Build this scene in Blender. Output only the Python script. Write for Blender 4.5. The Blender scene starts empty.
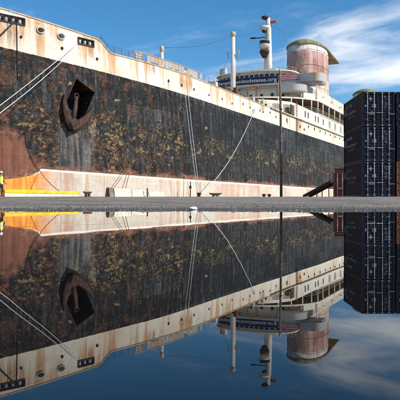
import bpy, bmesh, math, random
import numpy as np
from mathutils import Vector, Matrix, noise as mnoise

random.seed(7)
R = math.radians
scene = bpy.context.scene
C = scene.collection

# ------------------------------------------------------------------ camera
CAM_H = 0.14                      # camera just above the puddle (water at z = 0)
F = 640.0                         # focal length in photo pixels (photo is 400 wide)
HZ = 201.0                        # horizon row
cam = bpy.data.cameras.new('camera')
cam.sensor_width = 36.0
cam.lens = 36.0 * F / 400.0
cam.shift_y = (HZ - 200.0) / 400.0
cam.clip_start = 0.02
cam.clip_end = 20000
cam_o = bpy.data.objects.new('camera', cam)
cam_o.location = (0, 0, CAM_H)
cam_o.rotation_euler = (R(90), 0, 0)
C.objects.link(cam_o)
scene.camera = cam_o

# ------------------------------------------------------------------ light
SUN_AZ = math.atan2(0.93, -0.37)  # measured from +Y towards +X
SUN_EL = R(37)
sun_dir = Vector((math.sin(SUN_AZ) * math.cos(SUN_EL), math.cos(SUN_AZ) * math.cos(SUN_EL), math.sin(SUN_EL)))
sl = bpy.data.lights.new('sun', 'SUN')
sl.energy = 5.0
sl.angle = R(0.53)
sl.color = (1.0, 0.93, 0.82)
so = bpy.data.objects.new('sun', sl)
so.rotation_euler = sun_dir.to_track_quat('Z', 'Y').to_euler()
so.location = (30, -20, 60)
C.objects.link(so)

scene.view_settings.view_transform = 'Standard'
scene.view_settings.look = 'None'
scene.view_settings.gamma = 1.0
scene.view_settings.exposure = 0.18
scene.view_settings.use_curve_mapping = False

# ------------------------------------------------------------------ node helper
class NT:
    def __init__(self, tree):
        self.t = tree
        self.n = tree.nodes
        self.l = tree.links
    def add(self, typ, **kw):
        n = self.n.new(typ)
        for k, v in kw.items():
            setattr(n, k, v)
        return n
    def put(self, sock, v):
        if v is None:
            return
        if hasattr(v, 'is_output'):
            self.l.new(v, sock)
        elif isinstance(v, (tuple, list)):
            d = sock.default_value
            v = tuple(v)
            if len(d) == 4 and len(v) == 3:
                v = v + (1.0,)
            sock.default_value = v
        else:
            sock.default_value = v
    def m(self, op, a, b=None, c=None, clamp=False):
        n = self.add('ShaderNodeMath', operation=op)
        n.use_clamp = clamp
        self.put(n.inputs[0], a); self.put(n.inputs[1], b); self.put(n.inputs[2], c)
        return n.outputs[0]
    def vm(self, op, a, b=None):
        n = self.add('ShaderNodeVectorMath', operation=op)
        self.put(n.inputs[0], a); self.put(n.inputs[1], b)
        return n.outputs[0]
    def noise(self, vec, scale, detail=4.0, rough=0.55, lac=2.0):
        n = self.add('ShaderNodeTexNoise')
        self.put(n.inputs['Vector'], vec)
        n.inputs['Scale'].default_value = scale
        n.inputs['Detail'].default_value = detail
        n.inputs['Roughness'].default_value = rough
        n.inputs['Lacunarity'].default_value = lac
        return n.outputs['Fac']
    def vor(self, vec, scale, feature='F1', out='Distance'):
        n = self.add('ShaderNodeTexVoronoi', feature=feature)
        self.put(n.inputs['Vector'], vec)
        n.inputs['Scale'].default_value = scale
        return n.outputs[out]
    def ss(self, v, a, b, lo=0.0, hi=1.0):
        n = self.add('ShaderNodeMapRange', interpolation_type='SMOOTHSTEP')
        self.put(n.inputs[0], v); self.put(n.inputs[1], a); self.put(n.inputs[2], b)
        n.inputs[3].default_value = lo; n.inputs[4].default_value = hi
        return n.outputs[0]
    def mix(self, f, a, b, mode='MIX'):
        n = self.add('ShaderNodeMix', data_type='RGBA', blend_type=mode)
        self.put(n.inputs[0], f); self.put(n.inputs[6], a); self.put(n.inputs[7], b)
        return n.outputs[2]
    def sep(self, v):
        n = self.add('ShaderNodeSeparateXYZ'); self.put(n.inputs[0], v)
        return n.outputs
    def comb(self, x, y, z):
        n = self.add('ShaderNodeCombineXYZ')
        self.put(n.inputs[0], x); self.put(n.inputs[1], y); self.put(n.inputs[2], z)
        return n.outputs[0]
    def bump(self, h, strength=0.5, dist=0.05):
        n = self.add('ShaderNodeBump')
        n.inputs['Strength'].default_value = strength
        n.inputs['Distance'].default_value = dist
        self.put(n.inputs['Height'], h)
        return n.outputs[0]
    def scaled(self, vec, sx, sy, sz):
        return self.vm('MULTIPLY', vec, (sx, sy, sz))

def new_mat(name):
    m = bpy.data.materials.new(name)
    m.use_nodes = True
    m.node_tree.nodes.clear()
    t = NT(m.node_tree)
    out = t.add('ShaderNodeOutputMaterial')
    p = t.add('ShaderNodeBsdfPrincipled')
    t.l.new(p.outputs[0], out.inputs[0])
    tc = t.add('ShaderNodeTexCoord')
    return m, t, p, tc.outputs['Object']

def simple_mat(name, col, rough=0.6, var=0.25, scale=2.0, metal=0.0, rust=0.0, rust_col=(0.16, 0.06, 0.025), streak=False, bump=0.15, spec=0.4):
    m, t, p, P = new_mat(name)
    a = t.noise(P, scale, 6, 0.6)
    dark = tuple(c * (1 - var) for c in col)
    lite = tuple(min(1, c * (1 + var * 0.6)) for c in col)
    c = t.mix(t.ss(a, 0.3, 0.7), dark, lite)
    if rust > 0:
        q = t.scaled(P, 1, 1, 0.12) if streak else P
        b = t.noise(q, scale * 1.7, 8, 0.65)
        c = t.mix(t.m('MULTIPLY', t.ss(b, 0.62 - 0.2 * rust, 0.75 - 0.15 * rust), 0.9), c, rust_col)
    t.put(p.inputs['Base Color'], c)
    p.inputs['Roughness'].default_value = rough
    p.inputs['Metallic'].default_value = metal
    p.inputs['Specular IOR Level'].default_value = spec
    if bump:
        t.put(p.inputs['Normal'], t.bump(t.noise(P, scale * 6, 5, 0.6), bump, 0.02))
    return m

# ------------------------------------------------------------------ world
w = bpy.data.worlds.new('World')
scene.world = w
w.use_nodes = True
w.node_tree.nodes.clear()
t = NT(w.node_tree)
sky = t.add('ShaderNodeTexSky', sky_type='NISHITA')
sky.sun_disc = False
sky.sun_elevation = SUN_EL
sky.sun_rotation = SUN_AZ
sky.altitude = 0
sky.air_density = 0.85
sky.dust_density = 0.25
sky.ozone_density = 4.0
wtc = t.add('ShaderNodeTexCoord')
d = t.vm('NORMALIZE', wtc.outputs['Generated'])
dx, dy, dz = t.sep(d)[:3]
k = t.m('ADD', t.m('MAXIMUM', dz, 0.0), 0.16)
u_ = t.m('DIVIDE', dx, k); v_ = t.m('DIVIDE', dy, k)
# wispy, wind-drawn cirrus
rot = R(-35)
uu = t.m('ADD', t.m('MULTIPLY', u_, math.cos(rot)), t.m('MULTIPLY', v_, math.sin(rot)))
vv = t.m('SUBTRACT', t.m('MULTIPLY', v_, math.cos(rot)), t.m('MULTIPLY', u_, math.sin(rot)))
wp = t.comb(t.m('ADD', uu, -4.0), t.m('ADD', t.m('MULTIPLY', vv, 1.9), 3.0), 0.0)
warp = t.noise(wp, 0.9, 3, 0.5)
wp2 = t.vm('ADD', wp, t.comb(t.m('MULTIPLY', warp, 0.8), t.m('MULTIPLY', warp, 0.6), 0.0))
cl_big = t.noise(wp2, 0.42, 3, 0.5)
cl_fine = t.noise(wp2, 1.5, 9, 0.62)
cl = t.m('ADD', t.m('MULTIPLY', cl_big, 0.75), t.m('MULTIPLY', cl_fine, 0.45))
cmask = t.ss(cl, 0.58, 0.79)
cmask = t.m('MULTIPLY', cmask, t.ss(dz, 0.0, 0.10, 0.55, 1.0))
hs = t.add('ShaderNodeHueSaturation')
hs.inputs['Saturation'].default_value = 1.25
hs.inputs['Hue'].default_value = 0.492
hs.inputs['Value'].default_value = 1.08
t.put(hs.inputs['Color'], sky.outputs[0])
skyc = t.mix(t.m('MULTIPLY', cmask, 0.92), hs.outputs[0], (8.6, 8.7, 8.8))
bg = t.add('ShaderNodeBackground')
t.put(bg.inputs[0], skyc)
bg.inputs[1].default_value = 0.12
wo = t.add('ShaderNodeOutputWorld')
t.l.new(bg.outputs[0], wo.inputs[0])

# ------------------------------------------------------------------ object helpers
def tag(o, label=None, cat=None, group=None, kind=None):
    if label: o['label'] = label
    if cat: o['category'] = cat
    if group: o['group'] = group
    if kind: o['kind'] = kind
    return o

def empty(name, loc=(0, 0, 0), rz=0.0, **kw):
    o = bpy.data.objects.new(name, None)
    o.empty_display_size = 0.3
    o.location = loc
    o.rotation_euler = (0, 0, rz)
    C.objects.link(o)
    return tag(o, **kw)

def obj(name, bm, mats, parent=None, smooth=False, recalc=True, **kw):
    me = bpy.data.meshes.new(name)
    if recalc:
        bmesh.ops.recalc_face_normals(bm, faces=bm.faces[:])
    bm.to_mesh(me)
    bm.free()
    if not isinstance(mats, (list, tuple)):
        mats = [mats]
    for m in mats:
        me.materials.append(m)
    if smooth:
        me.polygons.foreach_set('use_smooth', [True] * len(me.polygons))
    o = bpy.data.objects.new(name, me)
    C.objects.link(o)
    if parent:
        o.parent = parent
    return tag(o, **kw)

def link_mesh(name, me, parent, loc=(0, 0, 0), rot=(0, 0, 0), scale=(1, 1, 1)):
    o = bpy.data.objects.new(name, me)
    o.location = loc; o.rotation_euler = rot; o.scale = scale
    o.parent = parent
    C.objects.link(o)
    return o

def copy_tree(o, parent=None):
    c = o.copy()
    C.objects.link(c)
    c.parent = parent
    for ch in list(o.children):
        copy_tree(ch, c)
    return c

def NB():
    return bmesh.new()

def box(bm, x0, x1, y0, y1, z0, z1, mi=0, bev=0.0):
    vs = [bm.verts.new(p) for p in ((x0, y0, z0), (x1, y0, z0), (x1, y1, z0), (x0, y1, z0), (x0, y0, z1), (x1, y0, z1), (x1, y1, z1), (x0, y1, z1))]
    fs = []
    for ix in ((3, 2, 1, 0), (4, 5, 6, 7), (0, 1, 5, 4), (1, 2, 6, 5), (2, 3, 7, 6), (3, 0, 4, 7)):
        f = bm.faces.new([vs[i] for i in ix]); f.material_index = mi; fs.append(f)
    if bev > 0:
        es = list({e for f in fs for e in f.edges})
        r = bmesh.ops.bevel(bm, geom=es, offset=bev, segments=2, affect='EDGES', profile=0.5)
        for f in r['faces']: f.material_index = mi
    return vs

def tube(bm, pts, r, seg=8, mi=0, caps=True):
    pts = [Vector(p) for p in pts]
    rs = r if isinstance(r, (list, tuple)) else [r] * len(pts)
    rings = []
    up0 = None
    for i, p in enumerate(pts):
        a = pts[max(i - 1, 0)]; b = pts[min(i + 1, len(pts) - 1)]
        tg = (b - a).normalized()
        if up0 is None:
            up0 = Vector((0, 0, 1)) if abs(tg.z) < 0.9 else Vector((1, 0, 0))
        sx = tg.cross(up0).normalized()
        sy = sx.cross(tg).normalized()
        up0 = sy
        rings.append([bm.verts.new(p + (sx * math.cos(2 * math.pi * k / seg) + sy * math.sin(2 * math.pi * k / seg)) * rs[i]) for k in range(seg)])
    for i in range(len(rings) - 1):
        for k in range(seg):
            f = bm.faces.new((rings[i][k], rings[i][(k + 1) % seg], rings[i + 1][(k + 1) % seg], rings[i + 1][k]))
            f.material_index = mi; f.smooth = True
    if caps:
        f = bm.faces.new(rings[0][::-1]); f.material_index = mi
        f = bm.faces.new(rings[-1]); f.material_index = mi

def lathe(bm, prof, seg=16, cx=0, cy=0, mi=0, sx=1.0, sy=1.0):
    rings = []
    for r, z in prof:
        rings.append([bm.verts.new((cx + sx * r * math.cos(2 * math.pi * k / seg), cy + sy * r * math.sin(2 * math.pi * k / seg), z)) for k in range(seg)])
    for i in range(len(rings) - 1):
        for k in range(seg):
            f = bm.faces.new((rings[i][k], rings[i][(k + 1) % seg], rings[i + 1][(k + 1) % seg], rings[i + 1][k]))
            f.material_index = mi; f.smooth = True
    bm.faces.new(rings[0][::-1]).material_index = mi
    bm.faces.new(rings[-1]).material_index = mi

def prism(bm, outline, z0, z1, mi=0):
    a = [bm.verts.new((x, y, z0)) for x, y in outline]
    b = [bm.verts.new((x, y, z1)) for x, y in outline]
    n = len(a)
    bm.faces.new(a[::-1]).material_index = mi
    bm.faces.new(b).material_index = mi
    for i in range(n):
        bm.faces.new((a[i], a[(i + 1) % n], b[(i + 1) % n], b[i])).material_index = mi

def sweep_box(bm, path, prof, mi=0):
    """path: list of (x,y,z,nx,ny) ; prof: list of (offset along n, dz) closed loop"""
    rings = []
    for x, y, z, nx, ny in path:
        rings.append([bm.verts.new((x + nx * o, y + ny * o, z + dz)) for o, dz in prof])
    n = len(prof)
    for i in range(len(rings) - 1):
        for k in range(n):
            bm.faces.new((rings[i][k], rings[i][(k + 1) % n], rings[i + 1][(k + 1) % n], rings[i + 1][k])).material_index = mi
    bm.faces.new(rings[0][::-1]).material_index = mi
    bm.faces.new(rings[-1]).material_index = mi

def catenary(a, b, sag, n=24):
    a = Vector(a); b = Vector(b)
    return [a.lerp(b, i / n) + Vector((0, 0, -4 * sag * (i / n) * (1 - i / n))) for i in range(n + 1)]

# ------------------------------------------------------------------ ship frame
TH = R(25.5)
U = Vector((math.sin(TH), math.cos(TH), 0))      # towards the stern
NN = Vector((math.cos(TH), -math.sin(TH), 0))    # outward, towards the quay
HB = 15.5
SHIP_O = Vector((0, 82, 0)) - NN * HB
SHIP_O.z = CAM_H
SHIP_RZ = math.atan2(U.y, U.x)

def b_off(s, z):
    """how far the shell lies inside the midship side line"""
    if s >= 0:
        return 0.0
    if s > -30:
        b = 0.0069 * s * s
    else:
        b = 0.0069 * 900 + (-30 - s) * 0.42
    fl = 1.0 + 0.22 * (1 - max(0.0, min(z, 16)) / 15.0)
    return min(b * fl, HB - 0.25)

def top_z(s):
    if s > -17.2:
        return 15.5
    if s > -19.3:
        k = (-17.2 - s) / 2.1
        k = k * k * (3 - 2 * k)
        return 15.5 + k * 1.15
    return 16.65 + 0.078 * (-19.3 - s)

def loc2world(p):
    s, y, z = p
    return SHIP_O + U * s - NN * y + Vector((0, 0, z))

def world2loc(p):
    r = Vector(p) - SHIP_O
    return Vector((r.dot(U), -r.dot(NN), r.z))

def hull_at(px, py):
    """local point on the shell seen at a photo pixel"""
    dx = (px - 200) / F; dz = (HZ - py) / F
    prev = None
    dpt = 35.0
    def g(dd):
        l = world2loc((dx * dd, dd, CAM_H + dz * dd))
        return (-l.y) - (HB - b_off(l.x, l.z)), l
    while dpt < 300:
        v, l = g(dpt)
        if v < 0:
            lo, hi = dpt - 0.5, dpt
            for _ in range(30):
                mid = 0.5 * (lo + hi)
                if g(mid)[0] < 0: hi = mid
                else: lo = mid
            return g(hi)[1]
        dpt += 0.5
    return l

def quay_at(px, out):
    """world x,y on the line 'out' metres outside the midship side, under photo column px"""
    dx = (px - 200) / F
    # world = (dx*d, d): out = rel.NN - HB
    # (dx*d - Ox)*Nx + (d - Oy)*Ny = HB + out
    dd = (HB + out + SHIP_O.x * NN.x + SHIP_O.y * NN.y) / (dx * NN.x + NN.y)
    return Vector((dx * dd, dd, 0))

def hull_normal_ang(s):
    e = 0.4
    db = (b_off(s + e, 14) - b_off(s - e, 14)) / (2 * e)    # db/ds (negative at bow)
    return math.atan(db)

# ------------------------------------------------------------------ ground
QUAY = 0.46
def sstep(a, b, x):
    k = np.clip((x - a) / (b - a), 0, 1)
    return k * k * (3 - 2 * k)

def vnoise(x, y, seed):
    xi = np.floor(x).astype(np.int64); yi = np.floor(y).astype(np.int64)
    xf = x - xi; yf = y - yi
    def h(a, b):
        q = (a * 374761393 + b * 668265263 + seed * 1442695041) & 0xffffffff
        q = ((q ^ (q >> 13)) * 1274126177) & 0xffffffff
        return ((q ^ (q >> 16)) & 0xffff) / 65535.0
    ux = xf * xf * (3 - 2 * xf); uy = yf * yf * (3 - 2 * yf)
    return (h(xi, yi) * (1 - ux) + h(xi + 1, yi) * ux) * (1 - uy) + (h(xi, yi + 1) * (1 - ux) + h(xi + 1, yi + 1) * ux) * uy - 0.5

def ground_h(x, y):
    x = np.asarray(x, float); y = np.asarray(y, float)
    wob = 1.3 * vnoise(x * 0.22, y * 0.22, 3) + 0.5 * vnoise(x * 0.7, y * 0.7, 5)
    e = np.maximum(np.maximum(y - 9.5, np.abs(x - 1) - 15), -7 - y) + wob * 0.6
    h = np.where(e > 0, 0.022 * sstep(0, 0.9, e) + 0.0118 * e, -0.075 * sstep(0, 2.5, -e))
    h = np.minimum(h, QUAY)
    k = sstep(36, 50, e)
    h = h * (1 - k) + QUAY * k
    rough = 0.026 * vnoise(x * 0.9, y * 0.5, 11) + 0.018 * vnoise(x * 2.3, y * 1.6, 12) + 0.011 * vnoise(x * 5.5, y * 5.5, 13)
    near = 1 - sstep(45, 70, np.hypot(x, y))
    return h + rough * near

def axis(c, lo, hi, fine, span):
    v = [c]
    st = fine; x = c
    while x < hi:
        if x - c > span: st *= 1.12
        x += st; v.append(min(x, hi))
    st = fine; x = c; a = []
    while x > lo:
        if c - x > span: st *= 1.12
        x -= st; a.append(max(x, lo))
    return np.array(a[::-1] + v)

m_ground, t, p, P = new_mat('quay asphalt and gravel')
g1 = t.noise(P, 0.35, 5, 0.6); g2 = t.noise(P, 6.0, 8, 0.7); g3 = t.noise(P, 60.0, 4, 0.7)
gx, gy, gz = t.sep(P)[:3]
c = t.mix(t.ss(g1, 0.35, 0.65), (0.175, 0.157, 0.135), (0.31, 0.28, 0.24))
c = t.mix(t.ss(g2, 0.50, 0.68), c, (0.10, 0.088, 0.075))
c = t.mix(t.m('MULTIPLY', t.ss(g3, 0.54, 0.70), 0.7), c, (0.30, 0.28, 0.25))
g4 = t.noise(P, 22.0, 5, 0.7)
c = t.mix(t.m('MULTIPLY', t.ss(g4, 0.55, 0.7), 0.45), c, (0.08, 0.073, 0.066))
trk = t.noise(t.scaled(P, 0.25, 1.6, 1), 1.0, 5, 0.6)
c = t.mix(t.m('MULTIPLY', t.ss(trk, 0.54, 0.66), 0.6), c, (0.085, 0.075, 0.066))
c = t.mix(t.m('MULTIPLY', t.ss(trk, 0.46, 0.36), 0.5), c, (0.36, 0.33, 0.285))
# wet, silty rim where the ground meets the puddle
wet = t.ss(t.m('ADD', gz, t.m('MULTIPLY', t.m('SUBTRACT', g2, 0.5), 0.03)), 0.012, 0.04, 1.0, 0.0)
c = t.mix(t.m('MULTIPLY', wet, 0.72), c, (0.022, 0.02, 0.019))
t.put(p.inputs['Base Color'], c)
t.put(p.inputs['Roughness'], t.m('SUBTRACT', 0.9, t.m('MULTIPLY', wet, 0.45)))
p.inputs['Specular IOR Level'].default_value = 0.3
t.put(p.inputs['Normal'], t.bump(t.m('ADD', t.m('MULTIPLY', g3, 0.6), g4), 0.9, 0.03))

cl_ = world2loc((0, 10, 0))
sa = axis(cl_.x, -900, 1500, 0.16, 16)
oa = axis(-cl_.y, 16.6, 1800, 0.16, 16)
S, O = np.meshgrid(sa, oa, indexing='ij')
WX = SHIP_O.x + U.x * S + NN.x * O
WY = SHIP_O.y + U.y * S + NN.y * O
WZ = ground_h(WX, WY)
ns, no_ = S.shape
co = np.stack([WX, WY, WZ], -1).reshape(-1, 3)
idx = np.arange(ns * no_).reshape(ns, no_)
quads = np.stack([idx[:-1, :-1], idx[1:, :-1], idx[1:, 1:], idx[:-1, 1:]], -1).reshape(-1, 4)
# quay wall skirt down to the river
sk = co[idx[:, 0]].copy(); sk[:, 2] = -5.0
base = len(co)
co = np.vstack([co, sk])
ki = base + np.arange(ns)
skq = np.stack([ki[:-1], ki[1:], idx[1:, 0], idx[:-1, 0]], -1)
quads = np.vstack([quads, skq])
me = bpy.data.meshes.new('quay_ground')
me.vertices.add(len(co)); me.vertices.foreach_set('co', co.ravel())
me.loops.add(quads.size); me.loops.foreach_set('vertex_index', quads.ravel().astype(np.int32))
me.polygons.add(len(quads))
me.polygons.foreach_set('loop_start', np.arange(0, quads.size, 4, dtype=np.int32))
me.polygons.foreach_set('loop_total', np.full(len(quads), 4, dtype=np.int32))
me.update(calc_edges=True)
me.materials.append(m_ground)
me.polygons.foreach_set('use_smooth', [True] * len(quads))
gnd = bpy.data.objects.new('quay_ground', me)
C.objects.link(gnd)
tag(gnd, 'grey asphalt and gravel quay beside the ship', kind='structure')

# puddle
m_water, t, p, P = new_mat('puddle water')
p.inputs['Base Color'].default_value = (0.004, 0.0042, 0.005, 1)
p.inputs['Roughness'].default_value = 0.0
p.inputs['IOR'].default_value = 1.24
hgt = t.m('ADD', t.noise(t.scaled(P, 0.7, 1.0, 1.0), 2.6, 1, 0.5), t.m('MULTIPLY', t.noise(P, 0.6, 1, 0.5), 2.0))
t.put(p.inputs['Normal'], t.bump(hgt, 1.0, 0.00021))
bm = NB()
vs = [bm.verts.new(q) for q in ((-19, -11, 0), (21, -11, 0), (21, 14.5, 0), (-19, 14.5, 0))]
bm.faces.new(vs)
obj('puddle', bm, m_water, label='still dark puddle mirroring the ship', kind='structure')

m_river, t, p, P = new_mat('river water')
p.inputs['Base Color'].default_value = (0.012, 0.02, 0.022, 1)
p.inputs['Roughness'].default_value = 0.12
p.inputs['IOR'].default_value = 1.33
t.put(p.inputs['Normal'], t.bump(t.noise(P, 0.8, 5, 0.6), 0.6, 0.08))
bm = NB()
bm.faces.new([bm.verts.new(q) for q in ((-6000, -3000, -3), (6000, -3000, -3), (6000, 9000, -3), (-6000, 9000, -3))])
obj('river', bm, m_river, label='river water under the ship', kind='structure')

# ------------------------------------------------------------------ ship materials
m_hull, t, p, P = new_mat('weathered ship shell')
s_, y_, z_ = t.sep(P)[:3]
smin = t.m('MINIMUM', s_, 0.0)
s2 = t.m('MULTIPLY', smin, smin)
Pf = t.comb(s_, 0.0, z_)
nb = t.noise(Pf, 0.16, 4, 0.55)
nm = t.noise(Pf, 0.75, 6, 0.6)
nf = t.noise(t.scaled(Pf, 0.85, 1, 1.15), 2.6, 6, 0.78)
nf2 = t.noise(t.vm('ADD', Pf, (31, 7, 13)), 1.9, 7, 0.74)
nfl = t.noise(t.vm('ADD', Pf, (3, 17, 43)), 5.5, 5, 0.65)
lean = t.comb(t.m('ADD', s_, t.m('MULTIPLY', z_, 0.10)), 0.0, z_)
stk = t.noise(t.scaled(lean, 1.9, 1, 0.17), 1.0, 7, 0.68)
stk2 = t.noise(t.scaled(t.vm('ADD', lean, (90, 0, 5)), 0.9, 1, 0.07), 1.0, 6, 0.6)
stk3 = t.noise(t.scaled(t.vm('ADD', lean, (9, 0, 55)), 4.2, 1, 0.24), 1.0, 5, 0.7)
# plate seams
def frac_line(v, period, width):
    q = t.m('FRACT', t.m('DIVIDE', v, period))
    dd = t.m('ABSOLUTE', t.m('SUBTRACT', q, 0.5))
    return t.ss(dd, 0.5 - width / period, 0.5)
row = t.m('FLOOR', t.m('DIVIDE', z_, 2.1))
seam = t.m('MAXIMUM', frac_line(z_, 2.1, 0.05), frac_line(t.m('ADD', s_, t.m('MULTIPLY', row, 3.7)), 8.5, 0.05))
platerand = t.add('ShaderNodeTexWhiteNoise', noise_dimensions='2D')
t.put(platerand.inputs['Vector'], t.comb(t.m('FLOOR', t.m('DIVIDE', t.m('ADD', s_, t.m('MULTIPLY', row, 3.7)), 8.5)), row, 0.0))
prand = platerand.outputs['Value']
zb = t.m('ADD', 13.0, t.m('MULTIPLY', s2, 0.00116))
zl = t.m('ADD', 2.56, t.m('MULTIPLY', s2, 0.0007))
fore = t.m('MAXIMUM', t.m('SUBTRACT', -25.0, s_), 0.0)
zl = t.m('SUBTRACT', zl, t.m('MULTIPLY', t.m('SQRT', fore), 0.62))
# -- black paint, chalked and streaked
blk = t.mix(t.ss(t.m('ADD', stk, t.m('MULTIPLY', t.m('SUBTRACT', prand, 0.5), 0.12)), 0.46, 0.70), (0.0045, 0.005, 0.006), (0.085, 0.091, 0.097))
blk = t.mix(t.m('MULTIPLY', t.ss(t.m('ADD', stk3, t.m('MULTIPLY', t.m('SUBTRACT', nb, 0.5), 0.25)), 0.58, 0.71), 0.6), blk, (0.19, 0.195, 0.19))
blk = t.mix(t.m('MULTIPLY', t.ss(stk2, 0.52, 0.66), 0.6), blk, (0.016, 0.017, 0.019))
bd0 = t.m('DIVIDE', t.m('SUBTRACT', z_, 6.4), 3.0)
bd0 = t.m('POWER', 2.718, t.m('MULTIPLY', t.m('MULTIPLY', bd0, bd0), -1.0))
blk = t.mix(t.m('MULTIPLY', bd0, t.ss(nm, 0.35, 0.55, 0.4, 0.9)), blk, (0.011, 0.010, 0.010))
# scattered chips down to primer and rust
nch = t.noise(t.scaled(t.vm('ADD', Pf, (71, 2, 9)), 1.0, 1, 0.62), 2.3, 6, 0.78)
chm = t.ss(t.m('ADD', nch, t.m('MULTIPLY', t.m('SUBTRACT', nb, 0.5), 0.22)), 0.60, 0.64)
blk = t.mix(t.m('MULTIPLY', chm, 0.85), blk, t.mix(t.ss(nf2, 0.42, 0.58), (0.085, 0.04, 0.022), (0.20, 0.17, 0.125)))
# rusty areas, more of them forward and low
fw = t.ss(s_, 10.0, -25.0)
low = t.ss(z_, 11.0, 4.0)
rs = t.m('ADD', nm, t.m('ADD', t.m('MULTIPLY', fw, 0.12), t.m('ADD', t.m('MULTIPLY', low, 0.045), t.m('MULTIPLY', t.m('MULTIPLY', low, t.ss(s_, 15, 60)), 0.06))))
blk = t.mix(t.m('MULTIPLY', t.ss(rs, 0.585, 0.72), 0.8), blk, t.mix(t.ss(nf, 0.4, 0.62), (0.016, 0.010, 0.008), (0.15, 0.066, 0.035)))
# flaking: bare primer, yellowish
bd = t.m('DIVIDE', t.m('SUBTRACT', z_, t.m('ADD', 6.9, t.m('MULTIPLY', t.m('SUBTRACT', nb, 0.5), 5.0))), t.m('ADD', 1.9, t.m('MULTIPLY', fw, 1.9)))
band = t.m('POWER', 2.718, t.m('MULTIPLY', t.m('MULTIPLY', bd, bd), -1.0))
fl = t.m('ADD', nf, t.m('ADD', t.m('MULTIPLY', band, 0.09), t.m('ADD', t.m('MULTIPLY', t.m('SUBTRACT', nm, 0.5), 0.42), t.m('MULTIPLY', t.m('SUBTRACT', nb, 0.5), 0.30))))
flm = t.ss(fl, 0.65, 0.685)
# larger ragged sheets where the top coat has come away
wv = t.vm('ADD', Pf, t.comb(t.m('MULTIPLY', nf2, 1.6), 0.0, t.m('MULTIPLY', nf, 1.2)))
nsh = t.noise(t.scaled(wv, 0.55, 1, 1.25), 1.0, 5, 0.66)
shm = t.m('MULTIPLY', t.ss(t.m('ADD', nsh, t.m('MULTIPLY', band, 0.10)), 0.662, 0.69), t.ss(nf, 0.42, 0.50))
flm = t.m('MAXIMUM', t.m('MULTIPLY', flm, 0.8), shm)
flc = t.mix(t.ss(nf2, 0.40, 0.56), (0.12, 0.066, 0.028), (0.41, 0.305, 0.13))
blk = t.mix(t.m('MULTIPLY', flm, 0.92), blk, flc)
# fine pale flecks everywhere and dark pits
blk = t.mix(t.m('MULTIPLY', t.ss(t.m('ADD', nfl, t.m('MULTIPLY', band, 0.03)), 0.63, 0.70), 0.75), blk, (0.30, 0.27, 0.21))
blk = t.mix(t.ss(t.m('ADD', nf2, t.m('MULTIPLY', band, 0.05)), 0.575, 0.62), blk, (0.010, 0.009, 0.009))
aq = hull_at(77, 140)
run = t.m('MULTIPLY', t.ss(t.m('ABSOLUTE', t.m('SUBTRACT', s_, aq.x)), 2.6, 1.4), t.m('MULTIPLY', t.ss(z_, 8.2, 6.6), t.ss(nf, 0.62, 0.52)))
blk = t.mix(t.m('MULTIPLY', run, 0.8), blk, t.mix(t.ss(stk, 0.42, 0.62), (0.035, 0.037, 0.04), (0.17, 0.17, 0.165)))
# red-brown area low at the bow, ragged upper edge
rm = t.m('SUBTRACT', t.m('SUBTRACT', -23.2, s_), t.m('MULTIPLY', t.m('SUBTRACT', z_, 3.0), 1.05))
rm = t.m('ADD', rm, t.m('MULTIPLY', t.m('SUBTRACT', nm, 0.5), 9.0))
redbrown = t.mix(t.ss(stk, 0.35, 0.65), (0.15, 0.052, 0.032), (0.25, 0.105, 0.068))
redbrown = t.mix(t.m('MULTIPLY', t.ss(nf, 0.60, 0.68), 0.5), redbrown, (0.30, 0.14, 0.06))
blk = t.mix(t.m('MULTIPLY', t.ss(rm, 0.0, 2.2), 0.93), blk, redbrown)
# band of pink rust just above the boot line
nfr = t.noise(t.scaled(Pf, 0.3, 1, 0.9), 1.0, 6, 0.6)
ab = t.m('ADD', t.m('SUBTRACT', z_, zl), t.m('ADD', t.m('MULTIPLY', t.m('SUBTRACT', nfr, 0.5), 2.6), t.m('MULTIPLY', t.m('SUBTRACT', nf, 0.5), 0.9)))
blk = t.mix(t.m('MULTIPLY', t.ss(ab, 0.70, 0.25), 0.85), blk, t.mix(t.ss(nf, 0.44, 0.64), (0.15, 0.062, 0.036), (0.42, 0.23, 0.14)))
# -- boot top
boot = t.mix(t.m('MULTIPLY', t.ss(nb, 0.40, 0.62), t.ss(s_, -25, 15, 0.2, 1.0)), (0.60, 0.56, 0.48), (0.56, 0.39, 0.31))
boot = t.mix(t.m('MULTIPLY', t.ss(stk2, 0.53, 0.64), 0.7), boot, (0.46, 0.23, 0.12))
boot = t.mix(t.m('MULTIPLY', t.ss(stk, 0.55, 0.68), 0.6), boot, (0.80, 0.74, 0.66))
boot = t.mix(t.m('MULTIPLY', t.ss(nf, 0.58, 0.68), 0.5), boot, (0.30, 0.18, 0.12))
boot = t.mix(t.m('MULTIPLY', t.ss(stk3, 0.53, 0.66), 0.6), boot, (0.44, 0.28, 0.18))
boot = t.mix(t.m('MULTIPLY', t.ss(t.m('ADD', nm, t.m('MULTIPLY', t.ss(s_, 10, 60), 0.05)), 0.54, 0.68), 0.5), boot, (0.52, 0.33, 0.23))
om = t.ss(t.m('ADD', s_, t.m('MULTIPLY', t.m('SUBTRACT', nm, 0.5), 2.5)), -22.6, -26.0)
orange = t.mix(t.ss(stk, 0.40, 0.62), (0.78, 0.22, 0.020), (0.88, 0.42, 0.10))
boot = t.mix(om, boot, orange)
edge = t.m('ADD', z_, t.m('MULTIPLY', t.m('SUBTRACT', nf, 0.5), 0.14))
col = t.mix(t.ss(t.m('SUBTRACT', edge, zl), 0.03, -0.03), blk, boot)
ln = t.ss(t.m('ABSOLUTE', t.m('SUBTRACT', edge, zl)), 0.13, 0.07)
ln = t.m('MULTIPLY', ln, t.ss(s_, -26.0, -25.0))
ln = t.m('MULTIPLY', ln, t.ss(nm, 0.30, 0.45, 0.45, 1.0))
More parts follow.
